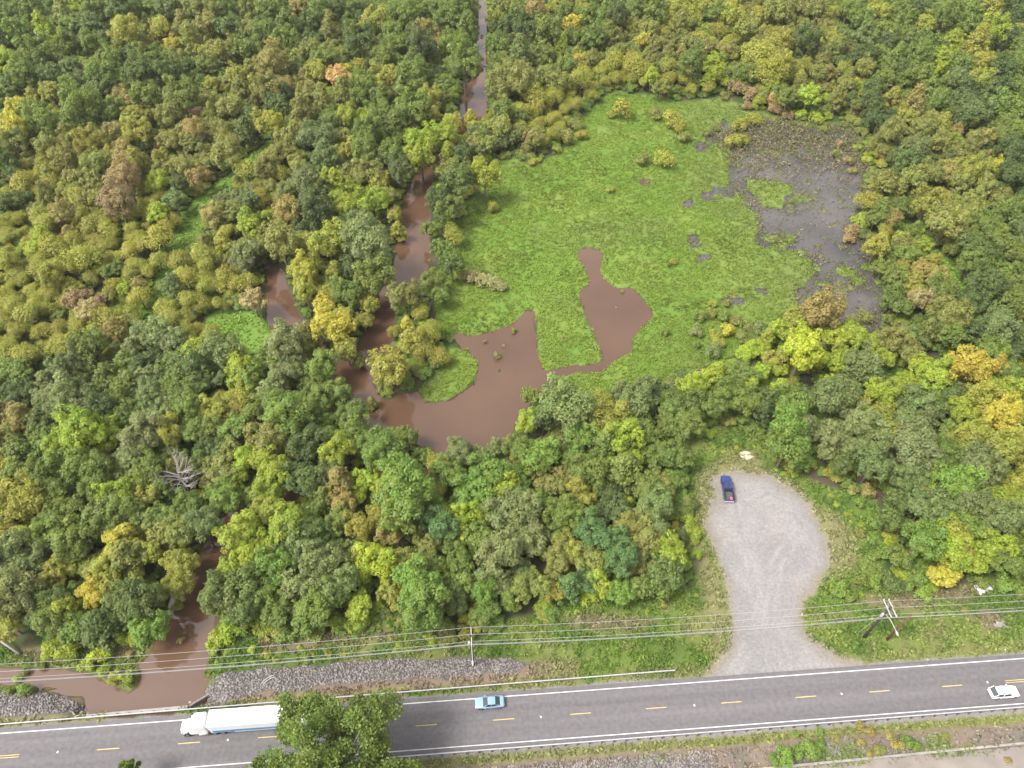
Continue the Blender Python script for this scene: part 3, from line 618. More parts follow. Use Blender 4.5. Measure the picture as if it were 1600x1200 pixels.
# curved white strips on the riprap
root = tag(empty('fallen_rail', (*at(417, 1062, 1.3)[:2], gz(*at(417, 1062, 1.3)[:2])+.25), math.radians(35)), 'two white curved strips lying on the riprap bank right of the creek', 'debris')
for dy in (0, -.35):
    mb = MB(); mb.tube([(-1.2, -.25+dy, .05), (-.4, .05+dy, .08), (.5, .1+dy, .08), (1.3, -.05+dy, .05)], .06, 5); mb.build('strip', M['debris'], root)
def heap(name, u, v, r, mat, label, cat, n_=9, z=1.5, flat=.35):
    x, y, _ = at(u, v, z); g = gz(x, y); root = tag(empty(name, (x, y, g)), label, cat)
    rn = random.Random(int(u)); mb = MB()
    for i in range(n_):
        a_ = rn.uniform(0, 6.28); d_ = rn.uniform(0, r*.8); s_ = rn.uniform(.25, .5)*r*.6; cx_, cy_ = math.cos(a_)*d_, math.sin(a_)*d_
        secs = [[(cx_+math.cos(k*1.047+i)*s_*w_*rn.uniform(.8, 1.2), cy_+math.sin(k*1.047+i)*s_*w_*rn.uniform(.8, 1.2), zz*s_*flat*2) for k in range(6)] for w_, zz in ((1.05, -.3), (1, .25), (.5, .6))]
        mb.loft(secs)
    mb.build('pile', mat, root, .02); return root
# bare sand spot behind the lot, lying on the grass
x, y, _ = at(1167, 711, 1.5); rn = random.Random(3)
pts = [(math.cos(a_)*1.55*rn.uniform(.8, 1.15), math.sin(a_)*1.3*rn.uniform(.8, 1.15)) for a_ in np.linspace(0, 6.283, 22)[:-1]]
mb = MB(); mb.loft([[(px, py, -.1) for px, py in pts], [(px*.9, py*.9, .06) for px, py in pts], [(px*.5, py*.5, .16) for px, py in pts]])
o = mb.build('sand_heap', M['sand'], smooth=True); o.location = (x, y, gz(x, y)+.02); tag(o, 'low pale sand heap in the grass above the gravel lot', 'sand heap')
heap('rubble_pile', 1536, 922, 2.0, M['debris'], 'pale rubble pile at the wood edge above the right power wires', 'rubble pile', 14)
heap('rubble_pile', 1562, 978, 1.6, M['stone'], 'brownish rubble pile in the grass below the right power wires', 'rubble pile', 10)
heap('litter', 1571, 1016, .45, M['debris'], 'white bag of litter on the grass above the right highway edge', 'litter', 4, 2)
heap('rubble_pile', 302, 1097, 1.6, M['concrete'], 'pale broken concrete beside the right end of the culvert headwall', 'rubble pile', 9, 1)
# ------------------------------------------------------------------ tree shapes
def unit(v): return v/np.linalg.norm(v, axis=-1, keepdims=True)
def leaf_quads(P, Nn, size, rg, asp=1.0):
    n_ = len(P); r_ = rg.normal(size=(n_, 3)); T = unit(np.cross(Nn, r_)); B = np.cross(Nn, T)
    s_ = (size*rg.uniform(.65, 1.35, n_))[:, None]; fold = Nn*s_*rg.uniform(-.35, .35, (n_, 1))
    V = np.stack([P-T*s_*asp, P-B*s_*.62+fold, P+T*s_*asp, P+B*s_*.62+fold], 1).reshape(-1, 3)
    return V, np.arange(n_*4).reshape(-1, 4)
def crown_mesh(name, seed, nblob, nleaf, rz, size, blob=(.24, .38), shell=.70, style='round', zc=1.5):
    rg = np.random.default_rng(seed)
    d = unit(rg.normal(size=(nblob*3, 3))); d = d[d[:, 2] > (-.55 if style != 'puff' else -.35)][:nblob]
    lob = 1+.24*np.sin(2*np.arctan2(d[:, 1], d[:, 0])+seed)+.17*np.sin(5*np.arctan2(d[:, 1], d[:, 0])+seed*2.1)
    R = shell*1.06*rg.uniform(.70, 1.16, len(d))*lob; ins = rg.random(len(d)) < .25; R[ins] *= .55
    if style == 'cone':
        t_ = (d[:, 2]+.6)/1.6; R = R*(1.15-.55*t_); C = d*R[:, None]; C[:, 2] = (t_*2-.9)*rz
    elif style == 'layer':
        C = d*R[:, None]*np.array([1.08, 1.08, rz]); C[:, 2] = np.round(C[:, 2]/.22)*.22+rg.normal(0, .02, len(C))
    else: C = d*R[:, None]*np.array([1, 1, rz])
    br = rg.uniform(*blob, len(C)); per = np.maximum(8, (nleaf*(br**2)/np.sum(br**2)).astype(int))
    bi = np.repeat(np.arange(len(C)), per); n_ = len(bi)
    e = rg.normal(size=(n_, 3)); out_ = unit(C+np.array([0, 0, .5])*.8)[bi]; e = unit(unit(e)+out_*.45)
    fl = np.array([1, 1, .55]) if style == 'layer' else np.array([1, 1, .85])
    P = C[bi]+e*fl*(br[bi]*rg.uniform(.62, 1.12, n_))[:, None]
    Nn = unit(e+rg.normal(0, .38, (n_, 3))+np.array([0, 0, .75]))
    V, F_ = leaf_quads(P, Nn, size, rg); V[:, 2] += zc
    me = mesh_np(name, V, F_, M['leaf'])
    bv = rg.uniform(.25, .75, len(C))[bi]; v_ = np.clip(bv*.6+rg.random(n_)*.4, 0, 1); h_ = np.clip(rg.uniform(.2, .8, len(C))[bi]*.6+rg.random(n_)*.4, 0, 1)
    c = np.repeat(np.stack([v_, h_, v_*0, v_*0+1], 1), 4, 0).astype(np.float32)
    ca = me.color_attributes.new('leafvar', 'FLOAT_COLOR', 'POINT'); ca.data.foreach_set('color', c.ravel())
    return me
def trunk_mesh(name, seed, zc, rz, n_=6, r0=.075):
    rn = random.Random(seed); mb = MB(); mb.tube([(0, 0, -.15), (.01, 0, .5), (.02*rn.uniform(-1, 1), .02, zc-.1), (.03, 0, zc+rz*.5)], [r0, r0*.8, r0*.55, .012], 7)
    for i in range(n_):
        a_ = i*6.283/n_+rn.uniform(-.4, .4); z0 = zc-rz*.7+rn.uniform(0, rz*.7); l_ = rn.uniform(.5, .85)
        mb.tube([(0, 0, z0), (math.cos(a_)*l_*.5, math.sin(a_)*l_*.5, z0+.22), (math.cos(a_)*l_, math.sin(a_)*l_, z0+.5)], [r0*.45, r0*.28, .01], 5)
    me = bpy.data.meshes.new(name); me.from_pydata(mb.v, [], mb.f); me.update(); me.materials.append(M['bark']); return me
def bare_mesh(name, seed, zc, mat, spread=1.0, n_=18):
    rn = random.Random(seed); mb = MB(); mb.tube([(0, 0, -.1), (0, 0, .9), (.03, .02, zc)], [.055, .045, .02], 6)
    for i in range(n_):
        a_ = i*2.4+rn.uniform(-.4, .4); z0 = .55+rn.uniform(0, zc-.6); l_ = rn.uniform(.6, 1.0)*spread; up = rn.uniform(.15, .7)
        p0 = Vector((0, 0, z0)); p1 = Vector((math.cos(a_)*l_*.5, math.sin(a_)*l_*.5, z0+up*.5)); p2 = Vector((math.cos(a_+.2)*l_, math.sin(a_+.2)*l_, z0+up))
        mb.tube([p0, p1, p2], [.024, .017, .006], 4)
        for k in range(7):
            t_ = rn.uniform(.25, 1); q0 = p0.lerp(p1, t_*2) if t_ < .5 else p1.lerp(p2, t_*2-1); aa = a_+rn.uniform(-1.3, 1.3); ll = rn.uniform(.15, .4)
            mb.tube([q0, q0+Vector((math.cos(aa)*ll, math.sin(aa)*ll, rn.uniform(0, .25)))], [.011, .004], 3)
    me = bpy.data.meshes.new(name); me.from_pydata(mb.v, [], mb.f); me.update(); me.materials.append(mat); return me
PROTO = {}
def mk(key, **k):
    crown = crown_mesh('crown', **k); PROTO[key] = (crown, trunk_mesh('trunk', k['seed'], k.get('zc', 1.5), k['rz']), k.get('zc', 1.5))
for i in range(5): mk(f'r{i}', seed=11+i, nblob=[80, 100, 64, 120, 90][i], nleaf=3700, rz=[.8, .9, .75, .85, 1.0][i], size=.068, blob=[(.15, .30), (.13, .26), (.18, .34), (.12, .24), (.14, .30)][i])
for i in range(3): mk(f'b{i}', seed=21+i, nblob=[130, 160, 110][i], nleaf=7200, rz=[.85, .95, .8][i], size=.049, blob=[(.11, .24), (.10, .22), (.13, .26)][i])
for i in range(2): mk(f'l{i}', seed=31+i, nblob=90, nleaf=4000, rz=.8, size=.068, blob=(.14, .30), style='layer')
for i in range(2): mk(f'c{i}', seed=41+i, nblob=90, nleaf=4000, rz=1.0, size=.068, blob=(.14, .28), style='cone')
for i in range(3): mk(f'w{i}', seed=51+i, nblob=[22, 28, 18][i], nleaf=2600, rz=.78, size=.055, blob=(.34, .5), shell=.52, style='puff', zc=1.15)
ROUND = ['r0', 'r1', 'r2', 'r3', 'r4', 'l0', 'l1', 'c0', 'c1']; BIGS = ['b0', 'b1', 'b2']; PUFF = ['w0', 'w1', 'w2']
TINT = dict(g=(.132, .188, .040), d=(.094, .140, .036), D=(.078, .118, .034), b=(.225, .295, .035), B=(.27, .345, .032), y=(.24, .26, .05), o=(.182, .208, .056), t=(.235, .218, .075), T=(.245, .195, .105), l=(.27, .26, .13),
            Y=(.335, .325, .05), R=(.42, .30, .14), s=(.132, .180, .064), S=(.165, .210, .085), w=(.235, .255, .045), G=(.13, .215, .04), e=(.088, .155, .055), k=(.4, .36, .33))
TINT = {k: (v[0]*1.42, v[1]*1.34, v[2]*1.05) for k, v in TINT.items()}
NAME = dict(g='mid green', d='deep green', D='very dark green', b='bright yellow-green', B='vivid lime green', y='yellowish green', o='olive green', t='tan and green', T='reddish brown', l='pale cream-tinged',
            Y='golden yellow', R='orange', s='grey-green', S='silvery grey-green', w='soft olive-yellow', G='fresh green', e='bluish green', k='bare grey')
# crowns read off the survey, per window: x0 y0 | x y width code (in quarter pixels of the window)
SURV = [
(0, 0, """50 30 130 g;190 60 160 g;330 30 110 d;400 90 150 o;510 20 90 b;600 60 150 g;740 60 170 d;860 60 120 g;950 40 140 g;1060 50 160 s;1220 50 160 o;1330 60 130 o;1420 40 120 g;1540 30 120 o;
110 200 160 g;30 230 120 d;290 210 170 b;440 160 140 g;560 150 160 s;650 230 110 d;790 210 220 y;1010 180 150 y;1150 170 140 o;1300 150 150 o;1430 170 170 d;1560 200 120 o;
240 330 230 g;30 370 120 b;430 290 160 g;560 270 140 g;550 410 100 y;430 410 140 s;700 360 160 g;820 350 130 d;930 360 180 g;1080 280 100 Y;1200 250 160 o;1100 370 140 o;1280 410 160 g;1400 330 180 o;1530 320 150 g;
140 460 200 g;310 470 160 d;430 520 140 g;650 470 200 g;870 460 220 d;1050 450 190 d;1180 430 120 d;1480 480 160 y;1570 440 120 o;50 550 160 d;640 550 170 d;770 610 130 t;330 590 160 y;920 610 180 g;1130 600 220 g;1290 640 150 o;1440 680 170 o;1520 580 140 o;1570 720 130 d;
110 670 130 Y;210 690 160 g;500 650 260 g;700 700 180 g;850 740 160 y;1060 700 180 o;1330 730 120 o;80 810 200 Y;270 780 200 g;540 760 160 s;720 830 140 t;860 830 180 y;930 860 150 d;1210 830 180 t;1400 810 130 o;1540 830 150 d;
560 890 180 y;430 870 150 o;80 900 180 o;290 920 150 o;1060 880 160 o;1200 900 140 o;1420 950 220 o;410 990 180 o;160 1050 120 w;265 1080 110 w;30 1020 150 d;600 1030 180 o;830 1020 170 y;780 1110 230 T;1000 1010 110 y;1130 1040 150 o;990 1150 150 b;1240 1110 150 t;1540 1070 180 w;140 1150 180 w;340 1160 130 w;470 1120 140 o;590 1150 140 o;1120 1150 130 d"""),
(400, 0, """60 60 150 g;150 40 120 g;270 40 140 t;400 60 160 g;350 130 150 d;500 60 150 d;600 40 130 g;760 130 170 y;860 60 130 g;960 80 150 g;1080 60 140 g;1200 120 170 g;1300 60 180 g;1330 180 160 g;1490 40 120 o;1490 110 110 y;1570 150 130 d;
50 200 180 g;200 170 160 g;180 260 160 g;470 180 150 o;340 310 130 o;650 250 200 d;850 200 160 g;1040 180 130 t;1030 290 220 D;880 270 160 g;1240 270 200 g;1300 400 220 g;1500 290 150 g;1510 400 150 g;
100 390 220 t;260 360 130 o;430 360 160 g;380 450 150 y;250 440 110 d;510 480 150 R;650 410 80 Y;810 370 180 g;980 460 260 g;820 500 200 y;680 520 180 g;550 590 150 o;60 560 180 o;180 540 140 t;190 600 120 D;330 590 170 o;420 640 150 o;640 600 150 g;780 600 150 g;900 570 130 s;1080 620 200 y;1190 550 150 g;1160 620 150 g;980 680 230 g;1560 480 200 o;1510 560 170 o;1540 700 160 g;
130 650 150 d;80 780 180 y;290 710 170 o;570 730 140 b;470 760 130 g;790 720 200 g;880 800 170 g;700 830 190 g;380 850 240 s;200 870 150 o;1050 870 210 b;1190 850 190 b;1030 980 200 b;1230 760 160 y;1340 760 110 Y;1120 760 90 k;1390 850 150 s;1290 960 150 D;1450 910 130 o;1540 800 150 o;
160 970 170 o;250 1000 130 y;560 880 130 o;680 930 200 g;560 960 120 y;440 990 170 s;850 960 170 g;900 1060 200 D;700 1090 200 o;500 1140 130 b;60 1060 180 o;310 1120 220 s;150 1100 150 w;780 1140 150 y;1430 1100 210 b;1260 1130 240 d;1230 1040 120 o"""),
(800, 0, """40 60 150 g;150 60 160 t;240 70 100 y;330 80 120 g;90 170 190 D;230 190 180 g;380 150 140 Y;480 120 130 g;650 90 180 D;600 110 170 g;780 60 130 g;900 70 150 g;1010 60 150 y;1170 60 130 y;1250 90 120 g;750 160 130 o;850 180 140 o;1050 160 130 o;990 160 80 y;1140 130 90 y;1380 100 130 y;1190 150 80 k;1280 200 130 w;1470 180 150 o;1540 120 130 y;
50 350 170 s;190 330 150 g;310 280 100 b;390 230 130 g;520 230 160 g;600 240 150 o;660 240 110 t;820 260 110 Y;910 280 120 o;860 310 80 k;1100 270 140 o;1170 240 110 y;1200 300 120 t;1380 330 150 k;1550 340 220 w;430 370 90 Y;330 420 130 g;500 370 110 o;580 430 130 w;640 400 160 w;760 420 180 w;870 490 110 b;980 430 150 w;1130 390 190 g;1270 470 130 b;1080 510 120 w;930 550 110 o;1560 450 200 w;1450 460 130 g;
60 500 220 o;220 480 160 o;290 530 150 o;430 500 180 w;260 620 160 w;130 600 200 w;160 680 130 w;50 700 150 w;240 760 120 w;500 600 90 w;410 660 100 w"""),
(1200, 0, """40 60 150 o;120 100 130 o;220 40 150 o;300 70 160 o;410 80 110 y;500 60 130 g;690 80 160 y;580 130 150 g;800 60 150 g;900 60 150 D;850 130 150 g;980 150 150 y;1100 100 180 g;1250 60 170 g;1380 60 170 y;1480 40 120 D;1570 80 130 D;1400 200 180 b;1240 160 150 g;
60 270 190 y;240 240 190 D;400 240 100 y;430 300 140 o;600 240 170 s;740 200 150 g;760 260 150 D;880 240 130 g;1000 260 140 g;1160 250 130 b;1100 350 130 b;1300 280 160 y;1500 250 150 D;1580 300 130 g;
80 400 180 y;40 470 170 w;190 430 150 w;310 460 130 o;370 480 110 t;480 450 140 w;600 350 170 D;700 360 150 g;800 370 140 g;940 340 180 g;600 430 150 o;870 430 140 D;740 430 130 g;1050 430 130 b;1200 400 150 g;1330 380 150 y;1470 430 170 D;1560 380 130 g;
250 600 150 b;120 620 130 g;540 540 70 Y;650 560 160 d;640 630 150 D;730 500 150 g;950 470 150 g;850 520 120 g;1180 490 150 s;1330 500 150 y;1440 560 160 D;1560 560 170 g;20 630 60 R;440 620 120 o;1060 620 150 g;1220 600 170 D;
770 640 130 y;900 660 170 t;700 740 180 D;860 730 150 y;1290 690 200 s;1230 750 150 D;1480 650 170 g;1570 700 150 g;1080 800 130 y;780 820 180 o;970 800 180 o;1170 830 100 t;920 920 200 s;1350 870 140 t;1260 930 150 o;1060 900 150 o;1460 840 180 g;1560 820 160 g;1530 940 200 D;
870 1010 170 d;1000 1080 180 o;1110 1090 150 t;1300 1060 200 y;1430 1050 130 Y;1540 1090 200 D;730 1140 150 o;900 1120 160 o;1200 1150 150 o;1350 1170 150 o"""),
(0, 300, """60 60 160 d;290 30 130 o;480 30 150 y;590 50 140 o;730 60 240 T;1000 40 130 w;40 200 130 w;120 190 110 w;250 150 140 w;290 220 150 w;400 140 150 t;500 160 120 y;580 210 170 w;680 240 150 w;810 150 150 w;830 240 130 w;990 140 150 b;1080 190 130 w;1000 280 200 w;1090 60 150 s;1330 150 170 t;1460 130 150 o;1560 220 140 b;1400 290 120 w;1560 60 150 s;
60 300 130 w;110 290 100 w;200 330 150 w;330 350 180 w;230 390 90 Y;480 320 150 w;680 350 130 w;830 370 160 w;900 330 150 w;30 440 160 y;100 480 150 w;530 430 220 w;700 500 120 g;820 510 130 w;990 430 130 w;1130 430 170 w;1290 400 200 w;1290 470 150 w;1450 350 120 k;1560 380 170 S;
230 510 160 w;330 540 180 y;150 570 120 w;580 550 120 w;480 490 120 w;440 590 140 w;920 500 120 w;870 590 110 t;1080 590 150 s;1170 540 180 w;1300 590 150 w;1430 540 170 w;1560 560 130 w;60 620 120 w;340 650 130 w;230 660 120 w;460 680 130 T;700 650 120 w;790 610 110 b;880 670 170 w;560 750 150 l;1200 680 160 w;1260 710 130 w;1380 710 100 w;1580 680 150 l;
110 720 140 w;180 770 200 w;30 830 150 w;680 800 170 w;720 870 150 t;820 770 130 w;960 880 220 S;1080 790 140 w;1200 880 120 w;1330 890 140 w;130 870 150 w;260 880 130 w;370 860 120 w;490 870 120 w;600 880 110 y;740 930 70 w;
50 1000 150 w;180 1030 190 w;400 960 170 w;560 960 200 g;1080 930 180 S;1220 990 150 b;1400 1000 230 s;1500 1080 190 b;130 1130 150 g;420 1090 180 s;560 1050 170 g;800 1080 150 g;690 1160 150 g;940 1060 150 D;1080 1060 130 g;930 1160 160 S;1120 1160 160 g;1230 1090 150 s;1580 1130 130 g"""),
(400, 300, """30 60 130 w;200 110 200 t;370 90 260 D;10 210 80 b;150 300 260 o;40 350 120 o;450 320 260 y;300 500 210 Y;310 620 180 y;560 110 150 b;730 60 200 b;650 200 200 s;870 150 120 y;890 240 110 y;700 330 320 S;740 530 260 g;600 480 180 D;
500 520 140 y;450 590 120 g;570 640 200 g;430 720 170 Y;490 850 240 Y;700 690 150 y;670 800 120 y;560 980 160 y;640 1030 100 o;1150 50 200 D;1200 120 200 g;1100 240 140 g;1230 270 150 w;1160 360 150 g;1220 450 160 d;
1100 560 180 g;930 660 200 o;1150 650 130 g;1020 770 140 w;1080 900 150 w;1120 850 130 w;950 840 90 Y;980 930 150 y;1050 1000 160 w;1140 1030 150 w;830 1090 260 y;870 880 90 w;180 950 240 S;60 1080 170 g;200 1100 180 S;320 980 120 o;330 880 130 o;420 1100 200 g"""),
(1200, 300, """620 60 150 w;700 130 150 g;770 170 130 t;840 100 120 g;680 340 170 y;830 330 150 o;730 260 120 w;900 270 120 g;960 330 120 b;870 400 150 g;840 470 120 w;720 470 130 g;950 490 130 t;1030 430 100 y;1060 540 140 t;940 680 150 l;1130 620 130 g;790 540 150 g;850 600 100 y;780 650 150 g;830 720 140 g;1130 760 220 o;1130 880 180 g;980 880 130 o;970 920 100 s;
1000 70 200 y;1110 200 250 o;1060 220 110 w;1190 90 150 o;1290 80 150 o;1240 170 150 o;1350 200 200 g;1500 120 180 g;1560 220 130 s;1140 370 110 w;1300 350 250 d;1450 320 180 g;1530 400 150 g;1280 450 200 g;1350 580 230 d;1480 550 170 g;1500 680 200 g;1290 680 180 D;1430 780 150 s;1560 740 130 y;1430 880 220 s;1280 880 170 D;1400 1000 180 g;1560 1000 130 D;
350 740 260 t;60 870 130 b;160 820 170 y;220 1000 260 B;430 930 160 b;520 900 170 b;330 830 150 o;780 940 180 o;880 1010 150 o;720 1050 130 b;950 1100 170 b;1060 1130 150 b;560 1080 200 s;1280 1110 250 Y;1500 1130 150 g"""),
(0, 600, """500 290 280 b;370 380 200 b;680 330 200 b;400 110 200 S;530 110 120 S;150 60 180 D;50 130 110 w;640 150 180 D;780 100 130 g;940 60 180 s;1080 60 150 g;1180 130 200 g;1330 170 180 y;1500 100 180 w;130 230 160 t;60 310 150 t;60 370 70 k;260 260 160 d;120 420 170 g;200 430 130 s;
900 330 260 S;1050 310 200 y;1210 300 160 g;1300 280 180 g;1320 400 160 D;1260 480 130 g;1450 440 170 o;1560 460 180 b;940 530 200 g;1120 570 250 k;560 530 240 g;300 560 180 g;160 560 200 g;600 640 200 g;1400 690 220 G;1380 590 130 g;
60 650 170 y;200 720 230 y;320 690 200 g;60 820 230 y;440 780 200 g;720 700 200 b;860 850 170 g;720 850 230 g;800 870 90 b;320 860 200 g;300 950 220 g;1180 760 180 g;1050 840 200 g;1250 870 220 s;1120 920 200 o;760 1030 220 Y;920 1060 180 y;700 1140 200 y;60 1050 230 S;200 1120 200 S;480 1020 220 g;470 1120 150 y;1120 1120 200 y;1500 930 240 b;1540 1080 200 b;1560 700 150 g"""),
(400, 600, """200 230 260 G;100 110 180 g;400 110 180 g;520 60 160 g;600 190 180 g;620 290 170 g;720 100 80 o;100 350 230 o;330 390 220 D;500 430 200 b;730 370 200 G;800 440 240 G;930 620 330 G;900 750 330 G;100 520 230 b;100 640 220 b;300 600 230 d;440 560 200 s;540 740 180 t;430 730 150 g;670 600 150 b;
950 330 130 g;1040 430 120 g;1120 510 130 w;1270 430 190 S;1400 440 120 S;1500 400 110 S;1200 560 200 g;1450 560 230 G;1370 680 250 G;1520 660 240 b;1320 820 180 b;1560 820 240 S;1530 1050 280 S;1150 880 230 e;1220 1000 160 g;
80 790 200 y;200 880 260 b;60 1020 170 b;380 920 180 d;520 860 180 g;640 900 180 y;850 920 200 t;900 1050 100 k;1080 1030 150 o;1000 1100 130 o;750 1120 240 B;620 1040 140 g;430 1120 260 s;320 1060 220 s;120 1140 230 G;1280 1120 180 g;1120 1150 170 g;180 1040 150 D"""),
(800, 600, """330 150 330 s;120 80 120 g;100 240 140 b;200 230 150 D;40 400 180 g;180 470 230 G;430 350 200 G;560 150 200 y;780 120 230 s;680 360 230 b;900 60 130 D;1000 170 200 g;1080 130 200 d;1100 240 200 g;760 260 180 g;850 330 150 g;930 470 200 g;480 560 200 g;1250 150 190 g;1450 120 200 g;1560 200 130 D;1350 50 180 g;1120 30 180 b;
40 620 140 G;60 780 230 S;100 950 250 S;400 680 150 y;280 660 130 o;850 680 200 g;890 780 230 s;780 760 90 k;740 900 180 o;500 960 230 e;430 880 180 g;620 1010 180 e;300 830 200 g;350 1050 200 y;280 1120 180 o;480 1130 200 o;680 1110 220 e;800 1050 180 o;1000 1090 190 b;600 760 130 D;1050 980 90 D"""),
(1200, 600, """120 280 230 G;100 420 230 G;150 130 200 g;60 60 150 b;420 100 260 s;560 250 200 S;370 350 170 S;370 440 130 S;450 520 150 d;620 400 200 s;640 530 210 s;900 400 300 S;940 500 220 s;720 200 150 y;700 80 180 b;960 180 200 s;850 620 200 s;1180 90 150 d;1200 200 180 b;1320 100 200 y;1450 210 220 Y;1430 60 220 b;1250 330 180 y;1100 440 180 g;1440 420 230 y;1560 480 150 y;1330 530 250 s;1150 640 250 G;1250 760 230 s;1420 860 250 s;950 800 200 s;980 740 150 y;1100 940 170 b;950 1000 220 G;900 1080 150 k;800 1110 150 g;1130 1080 220 b;1230 930 200 g;1390 1040 200 b;1560 740 130 b;1480 1130 200 g;1560 970 120 g;1100 1150 120 Y;800 760 150 d;760 880 140 d"""),
(300, 900, """170 120 240 d;450 120 220 G;700 60 230 S;930 60 230 s;820 170 230 g;1420 60 300 G;1450 220 300 G;550 220 200 g;350 200 200 d"""),
(0, 900, """100 130 260 S;60 300 200 y;330 150 200 d;420 230 170 b;300 260 200 g;600 120 180 Y;850 150 280 d;950 320 210 G;1100 60 180 y;700 260 180 d"""),
(700, 900, """30 40 150 g;120 60 170 g;60 150 160 d;230 90 180 G;330 40 170 s;450 90 170 o;560 60 180 o;650 110 140 y;760 90 170 e;870 60 150 e;950 100 150 b;380 160 120 g;1080 130 150 G;1200 100 160 g;1290 50 130 d;1340 120 120 G;1800 40 10 g"""),
]
SHRUBS = [(0, 0, ''), (800, 0, """690 690 130 w;620 720 60 y;900 700 110 o;1000 730 150 w;1030 790 110 w;130 880 150 T;340 860 120 o;390 780 110 o;430 840 90 w;1070 860 90 o;810 1000 100 o;950 1000 130 w;1510 740 100 w;1430 780 110 w;1380 880 120 w;1450 880 90 w;1330 590 80 o;1500 600 150 T;1400 560 110 T;610 1185 60 y;1480 660 80 T;1270 800 60 o;1220 830 60 o"""),
 (400, 300, "1480 100 90 y;1350 530 110 l;1420 550 110 l;1480 570 100 l;1530 590 90 l;1300 520 90 w"),
 (1200, 300, "530 240 110 T;500 280 90 T;580 200 120 b;600 260 90 d;640 300 90 o;600 790 90 o;530 800 80 o;660 320 90 y;40 300 50 o;590 750 40 d;150 60 40 o;720 900 70 g;750 800 70 g"),
 (1200, 0, "40 690 90 T;130 720 80 T;300 740 90 b;370 720 80 b;200 720 80 b;530 700 80 T;560 660 70 T;350 800 60 o;480 780 60 o;600 830 80 o;450 900 60 T;420 960 70 o;500 1000 70 T;560 920 70 b;620 1000 80 b;640 930 80 o;690 900 60 T;530 1060 70 t;700 980 80 t"),
 (300, 900, "820 300 130 g;700 275 130 G;600 255 140 g;890 250 120 g;440 330 140 b;1010 210 90 g;250 330 170 b;170 380 140 b;330 300 130 y;500 310 120 y;130 450 110 b;900 300 120 b;650 300 110 G;1170 200 90 b;1050 260 90 o;740 280 100 g"),
 (0, 900, "350 460 150 b;420 500 140 b;470 440 130 y;620 500 150 B;560 560 110 b;660 590 90 b;720 640 90 y;790 640 100 b;780 380 120 b;870 370 130 b;1100 190 90 b;1130 400 50 l;330 480 90 b;250 560 70 g;150 600 60 g;100 640 60 b;170 720 90 G;60 720 70 g;820 500 60 t"),
 (1200, 600, "600 690 100 t;480 660 90 G;560 760 80 G;700 830 100 g;640 900 90 G;660 1000 90 G;560 960 70 o;700 1080 110 G;640 1100 90 g;430 590 90 g;520 680 90 t"),
 (1200, 900, "420 110 130 G;480 150 90 g;560 60 110 g;640 60 110 G;760 90 110 d;850 80 110 G;1050 60 90 g;1440 60 150 G;1530 80 130 G;1300 60 100 g;1560 140 90 g;900 30 120 G;1500 240 60 g;1200 250 50 t;450 340 40 g;90 1150 130 G;170 1130 90 G;250 1110 130 G;300 1080 80 G;30 1160 90 G;150 1010 50 G;300 1000 60 G;400 1120 90 k;350 1080 80 k;440 1060 80 k;600 1000 70 t;560 1060 60 t;680 1100 80 o;780 1070 90 t;850 1060 90 G;900 1080 80 G;730 1010 70 t;1070 1030 60 o;550 960 60 t;400 1040 60 t;620 1120 60 t;1500 1160 70 T"),
 (800, 600, "1200 250 110 g;1280 230 100 g;1350 250 100 o;1440 230 110 g;1500 300 90 g;1150 330 100 G;1060 400 90 G;1060 700 80 G;1100 880 90 b;1100 800 70 G;1120 1000 90 b;1150 1090 80 b;1540 340 90 g;1220 330 80 b"),
 (800, 400, "1180 380 90 g;1260 300 60 y;1240 360 80 o;1320 380 90 g;1150 460 100 S;1400 400 100 o;1480 440 110 o;1440 500 110 o;1550 450 110 S;1300 540 90 y;1350 470 110 Y;1260 500 90 y;960 480 60 g;1150 560 60 g;690 220 26 w;650 320 18 l;10 480 22 o;1010 40 50 y;980 60 30 d;320 510 24 T;1340 300 60 o;1260 600 110 S;1370 720 60 R"),
]
def parse(S):
    for x0, y0, t_ in S:
        for q in t_.replace('\n', '').split(';'):
            q = q.split()
            if len(q) == 4 and float(q[2]) > 12: yield x0+float(q[0])/4, y0+float(q[1])/4, float(q[2])/4, q[3]
rn = random.Random(99)
TREES = []
for u, v, wpx, c in parse(SURV):
    puff = c == 'w'; key = rn.choice(PUFF) if puff else rn.choice(ROUND)
    if wpx > 44 and not puff: key = rn.choice(BIGS)
    elif c in 'SY' and wpx > 28: key = rn.choice(['r3', 'r1'])
    zc = PROTO[key][2]; szf = rn.uniform(1.0, 1.3) if not puff else rn.uniform(.95, 1.2)
    hh = 7.
    for _ in range(5):
        R = wpx/2/scale_at(u, v, hh)*(.98 if v < 470 else 1.08); hh = zc*R*szf
    if hh > 19: szf *= 19/hh; hh = 19
    x, y, _ = at(u, v, hh)
    TREES.append(dict(u=u, v=v, w=wpx, c=c, key=key, R=R, sz=szf, x=x, y=y, rot=rn.uniform(0, 6.28)))
tint_rng = random.Random(5)
def jit(c, a_=.10):
    k = tint_rng.uniform(1-a_, 1+a_); return tuple(q*k*tint_rng.uniform(.95, 1.05) for q in c)
print('trees', len(TREES))

